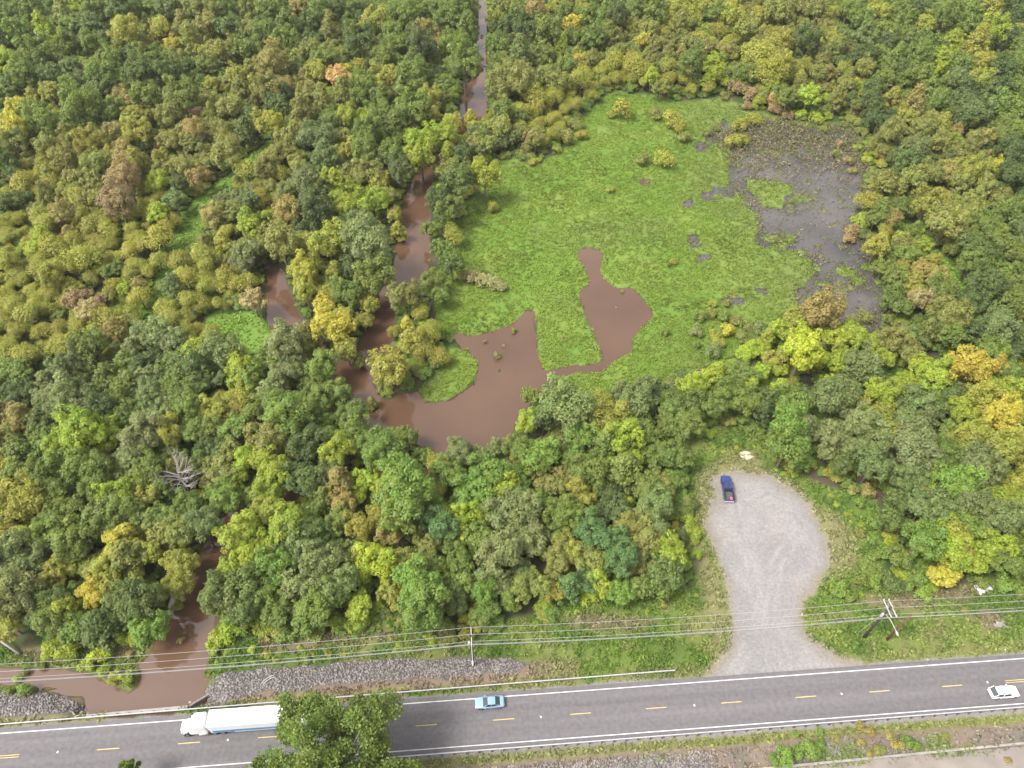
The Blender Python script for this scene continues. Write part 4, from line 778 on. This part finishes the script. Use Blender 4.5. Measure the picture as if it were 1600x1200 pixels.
# ---- labels: landmark that anybody can find + direction + look
LM = [('the dark pickup', 1137, 762), ('the pale sand heap', 1167, 711), ('the double crossarm pole', 1388, 955), ('the white lorry', 380, 1125), ('the big bare grey tree', 280, 745), ('the orange tree', 527, 118),
      ('the brown shrub tree', 832, 223), ('the long pond', 960, 480), ('the main pond', 760, 620), ('the island in the pond', 640, 540), ('the pale vine mound', 750, 435), ('the grey shallows', 1290, 340),
      ('the culvert headwall', 205, 1112), ('the creek bend', 340, 830), ('the upper brown creek', 738, 165), ('the mid creek', 645, 350), ('the left pond inlet', 437, 480), ('the lime tree', 590, 882), ('the gravel lot', 1200, 860),
      ('the left green swath', 300, 340), ('the green clearing', 375, 520), ('the golden twin trees', 500, 500), ('the right yellow tree', 1560, 655), ('the upper right corner', 1600, 0), ('the upper left corner', 0, 0),
      ('the left picture edge', 0, 400), ('the lower pole', 735, 990), ('the right picture edge', 1600, 450), ('the lone orange-yellow tree', 907, 92), ('the top yellow tree', 895, 38), ('the right dead grey branches', 1425, 870),
      ('the shallows lime tree', 1255, 550), ('the silvery pine-like tree', 800, 840), ('the top picture edge', 450, 0), ('the lower left corner', 0, 900), ('the open brown gap', 302, 182), ('the pink-brown tree', 195, 278), ('the lower golden tree', 185, 865)]
def direction(du, dv):
    a_ = math.degrees(math.atan2(-dv, du)) % 360
    return ['right of', 'upper right of', 'above', 'upper left of', 'left of', 'lower left of', 'below', 'lower right of'][int((a_+22.5)//45) % 8]
ORD = ['nearest', 'second nearest', 'third nearest', 'fourth nearest', 'fifth nearest', 'sixth nearest', 'seventh nearest', 'eighth nearest', 'ninth nearest', 'tenth nearest']
def make_labels(items, kindword):
    from collections import defaultdict
    G_ = defaultdict(list)
    for it in items:
        b_ = sorted(LM, key=lambda l: math.hypot(l[1]-it['u'], l[2]-it['v'])+(0 if math.hypot(l[1]-it['u'], l[2]-it['v']) > 8 else 60))[0]
        du, dv_ = it['u']-b_[1], it['v']-b_[2]; it['lm'] = b_[0]; it['dist'] = math.hypot(du, dv_)
        m_ = it['w']/scale_ref(it['v']); sz_ = 'large' if m_ > 1.25 else ('small' if m_ < .75 else 'medium')
        it['look'] = (sz_, NAME[it['c']]); it['dir'] = direction(du, dv_); G_[(sz_, it['c'], it['dir'], b_[0])].append(it)
    for k_, l_ in G_.items():
        l_.sort(key=lambda t_: t_['dist'])
        for i, it in enumerate(l_):
            kw = kindword(it); base_ = f"{k_[0]} {NAME[k_[1]]} {kw} {k_[2]} {k_[3]}"
            if len(l_) > 1: base_ += ', ' + (ORD[i] if i < 10 else 'farthest') + ''
            it['label'] = base_
def scale_ref(v): return 28+v*.022
BIG = {(295, 745)}
kw = lambda it: {'k': 'leafless tree', 'w': 'rounded low tree'}.get(it['c'], 'broadleaf tree')
order = sorted(TREES, key=lambda t_: -t_['w'])
nonw = [t_ for t_ in order if t_['c'] != 'w']; wil = [t_ for t_ in order if t_['c'] == 'w']
things = nonw[:298]+wil[:140]
rest = [t_ for t_ in TREES if t_ not in things]
make_labels(things, kw)
BARE = [bare_mesh('bare_branches', 71+i, 1.7, M['dead'], 1.15, 34) for i in range(3)]
for t_ in things:
    nm = 'bare_tree' if t_['c'] == 'k' else ('round_tree' if t_['c'] == 'w' else 'broadleaf_tree')
    z = gz(t_['x'], t_['y']); R = t_['R']
    root = empty(nm, (t_['x'], t_['y'], max(z, -.2)), t_['rot'], (R, R, R*t_['sz']))
    tag(root, t_['label'], 'tree', {'bare_tree': 'leafless trees in the wood', 'round_tree': 'low rounded trees of the swamp wood', 'broadleaf_tree': 'broadleaf trees of the wood'}[nm])
    if nm == 'bare_tree':
        link('branches', BARE[rn.randrange(3)], root); continue
    cm, tm, _ = PROTO[t_['key']]; link('trunk', tm, root); c_ = link('crown', cm, root)
    c_['tint'] = [float(q) for q in jit(TINT[t_['c']])]
    t_['crown'] = c_
# shrubs
SH = []
for u, v, wpx, c in parse(SHRUBS):
    key = rn.choice(PUFF); hh = 1.5
    for _ in range(4): R = wpx/2/scale_at(u, v, hh)*1.05; hh = .65*R*1.1
    x, y, _ = at(u, v, hh); SH.append(dict(u=u, v=v, w=wpx, c=c, key=key, R=R, x=x, y=y))
make_labels(SH, lambda it: 'leafless bush' if it['c'] == 'k' else 'bush')
mkS = []
for i in range(3):
    cm = crown_mesh('foliage', 81+i, [16, 22, 14][i], 1100, .75, .085, (.3, .46), .55, 'puff', zc=.62); mkS.append((cm, trunk_mesh('stems', 81+i, .6, .5, 7, .04)))
BB = bare_mesh('bare_twigs', 90, 1.0, M['dead'], 1.0, 14)
shobj = []
for t_ in SH:
    z = gz(t_['x'], t_['y']); R = t_['R']; root = empty('bush', (t_['x'], t_['y'], max(z, -.1)), rn.uniform(0, 6.28), (R, R, R*rn.uniform(.95, 1.3)))
    tag(root, t_['label'], 'bush', 'bushes in the marsh and along the verge')
    if t_['c'] == 'k': link('twigs', BB, root); continue
    cm, sm = rn.choice(mkS); link('stems', sm, root); c_ = link('foliage', cm, root); c_['tint'] = [float(q) for q in jit(TINT[t_['c']])]; shobj.append((c_, cm))

# ---- the near pine at the bottom edge
def pine(u, v, wpx, H_, label, seed, nb, nl, size):
    rg = np.random.default_rng(seed); s_ = scale_at(u, v, H_*.72); R = wpx/2/s_; x, y, _ = at(u, v, H_*.72)
    z = gz(x, y); root = tag(empty('pine_tree', (x, y, z)), label, 'tree', 'pines at the near picture edge')
    # limbs in whorls
    mb = MB(); mb.tube([(0, 0, -.3), (.1, 0, H_*.5), (.2, .1, H_*.98)], [.32, .22, .05], 9); tr = mb.build('trunk', M['bark'], root, smooth=True)
    mbl = MB(); dd = unit(rg.normal(size=(nb*3, 3))); dd = dd[dd[:, 2] > -.25][:nb]; az = np.arctan2(dd[:, 1], dd[:, 0])
    rr = R*(.84+.13*np.sin(3*az+seed)+.12*np.sin(7*az)+rg.normal(0, .07, len(dd)))*np.where(rg.random(len(dd)) < .3, rg.uniform(.35, .8, len(dd)), rg.uniform(.86, 1.04, len(dd)))
    C = dd*rr[:, None]*np.array([1, 1, .62])+np.array([.1, 0, H_*.70])
    for i in range(0, len(C), 4):
        z0 = max(H_*.35, C[i, 2]-np.hypot(C[i, 0], C[i, 1])*.35); p0 = np.array([.1, 0, z0]); mid = (p0+C[i])/2+np.array([0, 0, .4]); mbl.tube([p0, mid, C[i]], [.10, .06, .02], 5)
    mbl.build('limb', M['dead'], root)
    C = np.array(C); br = rg.uniform(.07, .12, len(C))*R; bi = np.repeat(np.arange(len(C)), nl//len(C)); n_ = len(bi)
    e = unit(rg.normal(size=(n_, 3))+np.array([0, 0, .35])); P = C[bi]+e*np.array([1, 1, .7])*(br[bi]*rg.uniform(.45, 1.05, n_))[:, None]
    T = unit(e*.5+rg.normal(0, .6, (n_, 3))); B = unit(np.cross(T, rg.normal(size=(n_, 3)))); s2 = (size*rg.uniform(.7, 1.3, n_))[:, None]
    V = np.stack([P-B*s2*.45, P+B*s2*.45, P+T*s2*1.1+B*s2*.3, P+T*s2*1.1-B*s2*.3], 1).reshape(-1, 3)
    me = mesh_np('crown', V, np.arange(n_*4).reshape(-1, 4), M['leaf']); v_ = np.clip(rg.uniform(.2, .8, len(C))[bi]*.6+rg.random(n_)*.4, 0, 1)
    ca = me.color_attributes.new('leafvar', 'FLOAT_COLOR', 'POINT'); ca.data.foreach_set('color', np.repeat(np.stack([v_, v_[::-1], v_, v_*0+1], 1), 4, 0).astype(np.float32).ravel())
    c_ = link('crown', me, root); c_['tint'] = [.19, .26, .05]; return root
pine(508, 1266, 345, 17, 'large bright green pine rising in front of the highway and the lorry', 3, 420, 150000, .25)
pine(203, 1217, 50, 8, 'small pine top poking up at the bottom edge left of the big pine', 4, 90, 16000, .2)

# ---- filler trees and undergrowth: what nobody could count
FX, FY = [], []
sp_ = 3.9
xs, ys = np.meshgrid(np.arange(-330, 330, sp_), np.arange(44, 430, sp_)); xs = xs.ravel()+RNG.uniform(-2, 2, xs.size); ys = ys.ravel()+RNG.uniform(-2, 2, ys.size)
inview = np.abs(xs) < 45+ys*.80; xs, ys = xs[inview], ys[inview]
_, _, z_ = ground(xs, ys)
ok = (z_['open'] < .05) & (z_['water'] > 1.6) & (z_['marsh'] > 2.0) & (z_['lot'] > 3) & (sdf(DRYRING, xs, ys) > 3) & (sdf(ISLE, xs, ys) > 0)
for P_, R_ in STRIPS: ok &= sdf_line(P_, R_, xs, ys) > 3.2
for P_, R_ in CREEKS: ok &= sdf_line(P_, R_, xs, ys) > 2.8
GAP = [ell(68, 545, 16, 14), ell(190, 725, 8, 16), ell(302, 186, 16, 8), ell(1120, 640, 40, 30, 1), ell(1130, 690, 60, 25, 1), ell(610, 470, 20, 20)]
for P_ in GAP: ok &= sdf(P_, xs, ys) > 0
xs, ys = xs[ok], ys[ok]
TX = np.array([t_['x'] for t_ in TREES]); TY = np.array([t_['y'] for t_ in TREES]); TR = np.array([t_['R'] for t_ in TREES])
fill = []
for x, y in zip(xs, ys):
    d_ = np.hypot(TX-x, TY-y); i = int(np.argmin(d_)); near = d_ < TR*.66
    if near.any(): continue
    t_ = TREES[i]; j = int(np.argsort(d_)[rn.choice([0, 0, 1, 2])]); c = TREES[j]['c']
    if c == 'k' or c in 'RYBlTe' and rn.random() < .8: c = rn.choice('goybw')
    R = rn.uniform(1.8, 3.3)*(1.15 if y < 110 else 1.0); fill.append((x, y, R*rn.uniform(.85, 1.05), rn.uniform(.8, 1.1), rn.choice(PUFF if c == 'w' else ROUND), jit(TINT[c], .15)))
for t_ in rest:
    if t_['c'] == 'k': continue
    fill.append((t_['x'], t_['y'], t_['R'], t_['sz'], t_['key'], jit(TINT[t_['c']])))
print('fill', len(fill), 'things', len(things), 'shrubs', len(SH))
def instancer(name, pts, protos, label, cat):
    """pts: (x, y, z, rx, rz, rot, tint, proto index); protos: list of lists of objects standing in the scene"""
    n_ = len(pts); me = bpy.data.meshes.new(name); me.vertices.add(n_); me.vertices.foreach_set('co', np.array([p[:3] for p in pts], np.float32).ravel())
    def at_(nm, ty, arr, key='value'):
        a_ = me.attributes.new(nm, ty, 'POINT'); a_.data.foreach_set(key, np.asarray(arr).ravel())
    at_('sc', 'FLOAT_VECTOR', np.array([(p[3], p[3], p[4]) for p in pts], np.float32), 'vector'); at_('rot', 'FLOAT_VECTOR', np.array([(0, 0, p[5]) for p in pts], np.float32), 'vector')
    at_('tint', 'FLOAT_COLOR', np.array([(*p[6], 1) for p in pts], np.float32), 'color'); at_('pick', 'INT', np.array([p[7] for p in pts], np.int32))
    ob = link(name, me); tag(ob, label, cat, kind='stuff')
    ng = bpy.data.node_groups.new(name, 'GeometryNodeTree'); ng.interface.new_socket('Geometry', in_out='INPUT', socket_type='NodeSocketGeometry'); ng.interface.new_socket('Geometry', in_out='OUTPUT', socket_type='NodeSocketGeometry')
    N = ng.nodes.new; L = ng.links.new; gi = N('NodeGroupInput'); go = N('NodeGroupOutput')
    def na(nm, ty):
        q = N('GeometryNodeInputNamedAttribute'); q.data_type = ty; q.inputs[0].default_value = nm; return q.outputs['Attribute']
    jo = N('GeometryNodeJoinGeometry')
    for k, plist in enumerate(zip(*protos)):
        j = N('GeometryNodeJoinGeometry')
        for o_ in reversed(plist):
            oi = N('GeometryNodeObjectInfo'); oi.transform_space = 'ORIGINAL'; oi.inputs['Object'].default_value = o_; oi.inputs['As Instance'].default_value = True; L(oi.outputs['Geometry'], j.inputs[0])
        ip = N('GeometryNodeInstanceOnPoints'); L(gi.outputs[0], ip.inputs['Points']); L(j.outputs[0], ip.inputs['Instance']); ip.inputs['Pick Instance'].default_value = True
        L(na('pick', 'INT'), ip.inputs['Instance Index']); L(na('sc', 'FLOAT_VECTOR'), ip.inputs['Scale'])
        er = N('FunctionNodeEulerToRotation'); L(na('rot', 'FLOAT_VECTOR'), er.inputs[0]); L(er.outputs[0], ip.inputs['Rotation'])
        L(ip.outputs[0], jo.inputs[0])
    L(jo.outputs[0], go.inputs[0]); md = ob.modifiers.new('scatter', 'NODES'); md.node_group = ng; return ob
keys = ROUND+PUFF+BIGS; rep = {}
for t_ in things:
    if 'crown' in t_ and t_['key'] not in rep: rep[t_['key']] = (t_['crown'], [c for c in t_['crown'].parent.children if c.name.startswith('trunk')][0])
keys = [k for k in keys if k in rep]
pts = []
fz = ground(np.array([f[0] for f in fill]), np.array([f[1] for f in fill]))[0]
for f, z in zip(fill, fz):
    k = f[4] if f[4] in keys else keys[0]; pts.append((f[0], f[1], z, f[2], f[2]*f[3], rn.uniform(0, 6.28), f[5], keys.index(k)))
instancer('wood', pts, [rep[k] for k in keys], 'dense mixed wood of lesser and distant trees filling the swamp forest', 'wood')
# undergrowth
n_ = 62000; xs = RNG.uniform(-300, 300, n_); ys = RNG.uniform(40, 380, n_); iv = np.abs(xs) < 42+ys*.78; xs, ys = xs[iv], ys[iv]
h_, _, z_ = ground(xs, ys); dens = np.where(z_['open'] > .4, (.05+.75*smooth(10, 19, z_['q']+8*(xs < at(650, 1000)[0])))*(z_['q'] > 5)*(fbm(xs, ys, 5, 41) < .56), 1.0)
ok = (z_['water'] > .3) & (z_['marsh'] > .6) & (sdf(LOBE, xs, ys) > .8) & (z_['lot'] > 1.5) & (z_['q'] > 4) & (RNG.random(len(xs)) < dens) & (fbm(xs, ys, 7, 51) > .34-.25*(z_['water'] < 3))
for P_ in RIP+TANS[3:5]: ok &= sdf(P_, xs, ys) > .5
for P_ in [DRYRING]: ok &= sdf(P_, xs, ys) > 0
for P_, R_ in STRIPS: ok &= sdf_line(P_, R_, xs, ys) > 1.2
xs, ys, h_, op = xs[ok], ys[ok], h_[ok], z_['open'][ok]
ug = []
spro = []
for cm, _ in mkS: spro.append(([o_ for o_, m_ in shobj if m_ == cm][0],))
cols = [TINT['g'], TINT['d'], TINT['G'], TINT['o'], TINT['b'], TINT['y']]
wt = z_['water'][ok]
for x, y, z, o_, w_ in zip(xs, ys, h_, op, wt):
    s_ = rn.uniform(.7, 2.3) if o_ < .4 else rn.uniform(.35, .9); s_ = min(s_, .35+w_*.55); ug.append((x, y, z-.1, s_, s_*rn.uniform(.5, 1.0), rn.uniform(0, 6.28), jit(cols[rn.choice([0, 0, 1, 2, 2, 3, 4, 5] if o_ < .4 else [0, 2, 2, 4, 4, 5])], .2), rn.randrange(3)))
print('undergrowth', len(ug)); instancer('undergrowth', ug, spro, 'tangled green undergrowth covering the forest floor and banks', 'undergrowth')

# ---- small leaf litter meshes: marsh plants and grass
def scatter_leaves(name, x, y, z, k_, size, hgt, cols, label, cat, tilt=.5, asp=1.0):
    n_ = len(x); rg = RNG; xx = np.repeat(x, k_)+rg.normal(0, 1, n_*k_)*np.repeat(size, k_)*.8; yy = np.repeat(y, k_)+rg.normal(0, 1, n_*k_)*np.repeat(size, k_)*.8
    zz = np.repeat(z, k_)+rg.uniform(.0, 1, n_*k_)*np.repeat(hgt, k_)+.03; Nn = unit(np.stack([rg.normal(0, tilt, n_*k_), rg.normal(0, tilt, n_*k_), np.ones(n_*k_)], 1))
    V, F_ = leaf_quads(np.stack([xx, yy, zz], 1), Nn, np.repeat(size, k_), rg, asp)
    me = mesh_np(name, V, F_, M['sprig']); ca = me.color_attributes.new('sprig_colour', 'FLOAT_COLOR', 'POINT'); c = np.repeat(np.repeat(cols, k_, 0)*rg.uniform(.72, 1.28, (n_*k_, 1)), 4, 0)
    ca.data.foreach_set('color', np.concatenate([c, np.ones((len(c), 1))], 1).astype(np.float32).ravel()); return tag(link(name, me), label, cat, kind='stuff')
m, n, N, L, o = new_mat('sprigs'); a = N('ShaderNodeAttribute'); a.attribute_name = 'sprig_colour'; df = N('ShaderNodeBsdfDiffuse'); tr = N('ShaderNodeBsdfTranslucent'); L(a.outputs[0], df.inputs[0]); L(a.outputs[0], tr.inputs[0])
m1 = N('ShaderNodeMixShader'); m1.inputs[0].default_value = .25; L(df.outputs[0], m1.inputs[1]); L(tr.outputs[0], m1.inputs[2]); L(m1.outputs[0], o.inputs[0]); M['sprig'] = m
b0 = MARSH.min(0); b1 = MARSH.max(0); n_ = 135000
x = RNG.uniform(b0[0]-8, b1[0]+3, n_); y = b0[1]-5+(b1[1]-b0[1]+9)*RNG.random(n_)**1.15; h_, C_, z_ = ground(x, y); f1 = fbm(x, y, 1.6, 61); f2 = fbm(x, y, 12, 71); f4 = fbm(x, y, .9, 65, 2)
dense = z_['mat'] & (h_ > -.05) & (f1 > .36)
x1, y1, h1, f2 = x[dense], y[dense], h_[dense], f2[dense]; t_ = RNG.random(len(x1))[:, None]*.5+f2[:, None]*.5
east = smooth(at(1050, 300)[0], at(1200, 300)[0], x1)[:, None]
cols = np.array([[.128, .200, .030]])*(1-t_)+np.array([[.200, .275, .044]])*t_; cols = cols*(1-east*.4)+np.array([[.17, .215, .05]])*east*.4
p_ = smooth(.50, .66, fbm(x1, y1, 15, 151))[:, None]; cols = cols*(1-p_*.55)+np.array([[.15, .185, .04]])*p_*.55; p_ = smooth(.56, .70, fbm(x1, y1, 7, 161))[:, None]; cols = cols*(1-p_*.3)
scatter_leaves('marsh_plants', x1, y1, h1, 3, RNG.uniform(.12, .27, len(x1)), np.full(len(x1), .30), cols, 'bright green floating marsh plants covering most of the open swamp', 'water plants')
wd_ = (z_['grey'] < .5) & (z_['marsh'] < 0) & (z_['water'] > 0); f3 = fbm(x, y, 3.2, 31)+.12*smooth(250, 330, y); north = smooth(at(1250, 290, 0)[1], at(1250, 215, 0)[1], y)
pr = np.clip((f3-.50)*4, 0, 1)*.9+.06+north*.9*(f1 > .42)+.9*smooth(-3.2, 0, z_['grey'])*(f1 > .40); wd_ &= RNG.random(n_) < pr
x2, y2, h2 = x[wd_], y[wd_], np.maximum(h_[wd_], .01); r_ = RNG.random(len(x2))[:, None]; nn_ = north[wd_][:, None]
cols = np.where(r_ < .45, np.array([[.15, .19, .05]]), np.where(r_ < .8, np.array([[.20, .18, .10]]), np.array([[.17, .14, .11]])))*(1-.2*nn_)
scatter_leaves('marsh_weeds', x2, y2, h2, 3, RNG.uniform(.07, .20, len(x2)), RNG.uniform(.1, .9, len(x2)), cols, 'sparse olive and brown weeds standing in the grey shallows', 'water plants', 1.0, 1.3)
n3_ = 26000; x = RNG.uniform(at(1120, 200, 0)[0]-2, b1[0]+5, n3_); y = RNG.uniform(at(1250, 540, 0)[1], b1[1]+5, n3_); h_, _, z_ = ground(x, y); e_ = sdf(GREYW, x, y)
nn = smooth(at(1250, 300, 0)[1], at(1250, 205, 0)[1], y); ee = smooth(at(1330, 330, 0)[0], at(1372, 330, 0)[0], x); f5 = fbm(x, y, 4, 171)
ok = (e_ < 3) & (f5 > .50-.12*nn) & (RNG.random(n3_) < np.clip(.03+nn*1.0+ee*.5+.3*smooth(-2, 0, e_), 0, 1)); x, y, h_ = x[ok], y[ok], np.maximum(h_[ok], .02); r_ = RNG.random(len(x))[:, None]
cols = np.where(r_ < .35, np.array([[.25, .215, .15]]), np.where(r_ < .7, np.array([[.19, .22, .07]]), np.array([[.22, .165, .12]])))
scatter_leaves('reed_beds', x, y, h_, 4, RNG.uniform(.12, .30, len(x)), RNG.uniform(.4, 1.6, len(x)), cols, 'tawny dead reeds and brush along the far and right edges of the grey shallows', 'reeds', 1.4, 1.4)
# grass
n_ = 260000; x = RNG.uniform(-110, 115, n_); y = 27+RNG.random(n_)**1.2*112; h_, C_, z_ = ground(x, y); f1 = fbm(x, y, 1.3, 81)
ok = (z_['open'] > .5) & (z_['lot'] > .3) & (z_['water'] > .5) & (z_['q'] > 1.2) & (f1 > .42)
for P_ in RIP: ok &= sdf(P_, x, y) > .5
ok2 = (z_['sq'] > 1.4) & ((C_[:, 1] > C_[:, 0]*.98) & (RNG.random(n_) < .6) | (z_['sq'] > 3.2) & (RNG.random(n_) < .22)); ok |= ok2 & (z_['sq'] < 14)
x3, y3, h3, C3 = x[ok], y[ok], h_[ok], C_[ok]; g_ = RNG.random(len(x3))[:, None]
cols = np.clip(C3*(1.25+.45*g_)+np.array([[.0, .012, 0]]), .01, .5)
print('sprigs', len(x1), len(x2), len(x3))
scatter_leaves('verge_grass', x3, y3, h3, 3, RNG.uniform(.12, .30, len(x3)), RNG.uniform(.1, .4, len(x3)), cols, 'rough green and straw coloured grass on the verges and round the gravel lot', 'grass', .9, 1.3)
sx, sy = [], []
for P_, R_ in STRIPS:
    for (ax, ay), (bx, by), r0, r1 in zip(P_[:-1], P_[1:], R_[:-1], R_[1:]):
        k_ = int(math.hypot(bx-ax, by-ay)*r0*6)+10; t_ = RNG.random(k_); sx.append(ax+(bx-ax)*t_+RNG.uniform(-1.2, 1.2, k_)*r0); sy.append(ay+(by-ay)*t_+RNG.uniform(-1.2, 1.2, k_)*r0)
x = np.concatenate(sx); y = np.concatenate(sy); h_, _, z_ = ground(x, y); ok = z_['water'] > .2; x, y, h_ = x[ok], y[ok], h_[ok]; t_ = RNG.random(len(x))[:, None]
scatter_leaves('swath_plants', x, y, h_, 3, RNG.uniform(.2, .4, len(x)), np.full(len(x), .3), np.array([[.165, .262, .045]])*(.8+.5*t_), 'vivid green marsh plants in the narrow clearings of the wood', 'water plants')
# fallen pale trunk at the left edge, stumps standing in the pond
x0, y0, _ = at(-8, 996, 1.5); x1_, y1_, _ = at(30, 1021, 1.0); mb = MB(); mb.tube([(x0, y0, 3), ((x0+x1_)/2, (y0+y1_)/2, 1.9), (x1_, y1_, .9)], [.16, .2, .24], 8); tag(mb.build('fallen_log', M['dead'], smooth=True), 'pale fallen log leaning at the left picture edge above the ditch', 'log')
for u, v, r_, c, lab in ((1010+(-207), 518, 9, 'o', 'tall tuft of brown weeds nearest the point of the marsh mat in the main pond'), (758, 534, 6, 'T', 'small reddish weed tuft left of the others in the main pond'), (787, 540, 5, 'l', 'tiny pale weed tuft in the middle of the main pond'), (777, 556, 12, 'o', 'largest olive weed tuft in the main pond'), (780, 578, 4, 'd', 'small low weed tuft lowest in the main pond')):
    x, y, _ = at(u, v, .3); R = r_/2/scale_at(u, v, .3)*1.2; root = empty('weed_tuft', (x, y, -.1), u, (R, R, R*1.2)); tag(root, lab, 'weed', 'weed tufts standing in the main pond'); link('stems', mkS[0][1], root); c_ = link('foliage', mkS[u % 3][0], root); c_['tint'] = [float(q) for q in TINT[c]]


# ---- very thin summer haze
hb = MB(); hb.box(-9500, 9500, -3200, 11300, -2.8, 123.5)
m, n, N, L, o = new_mat('haze'); pv = N('ShaderNodeVolumePrincipled'); pv.inputs['Color'].default_value = (1, .98, .95, 1); pv.inputs['Density'].default_value = .00008; pv.inputs['Anisotropy'].default_value = .1
L(pv.outputs[0], o.inputs['Volume']); tag(hb.build('haze', m), 'thin pale summer haze over the whole swamp', 'haze', kind='stuff')
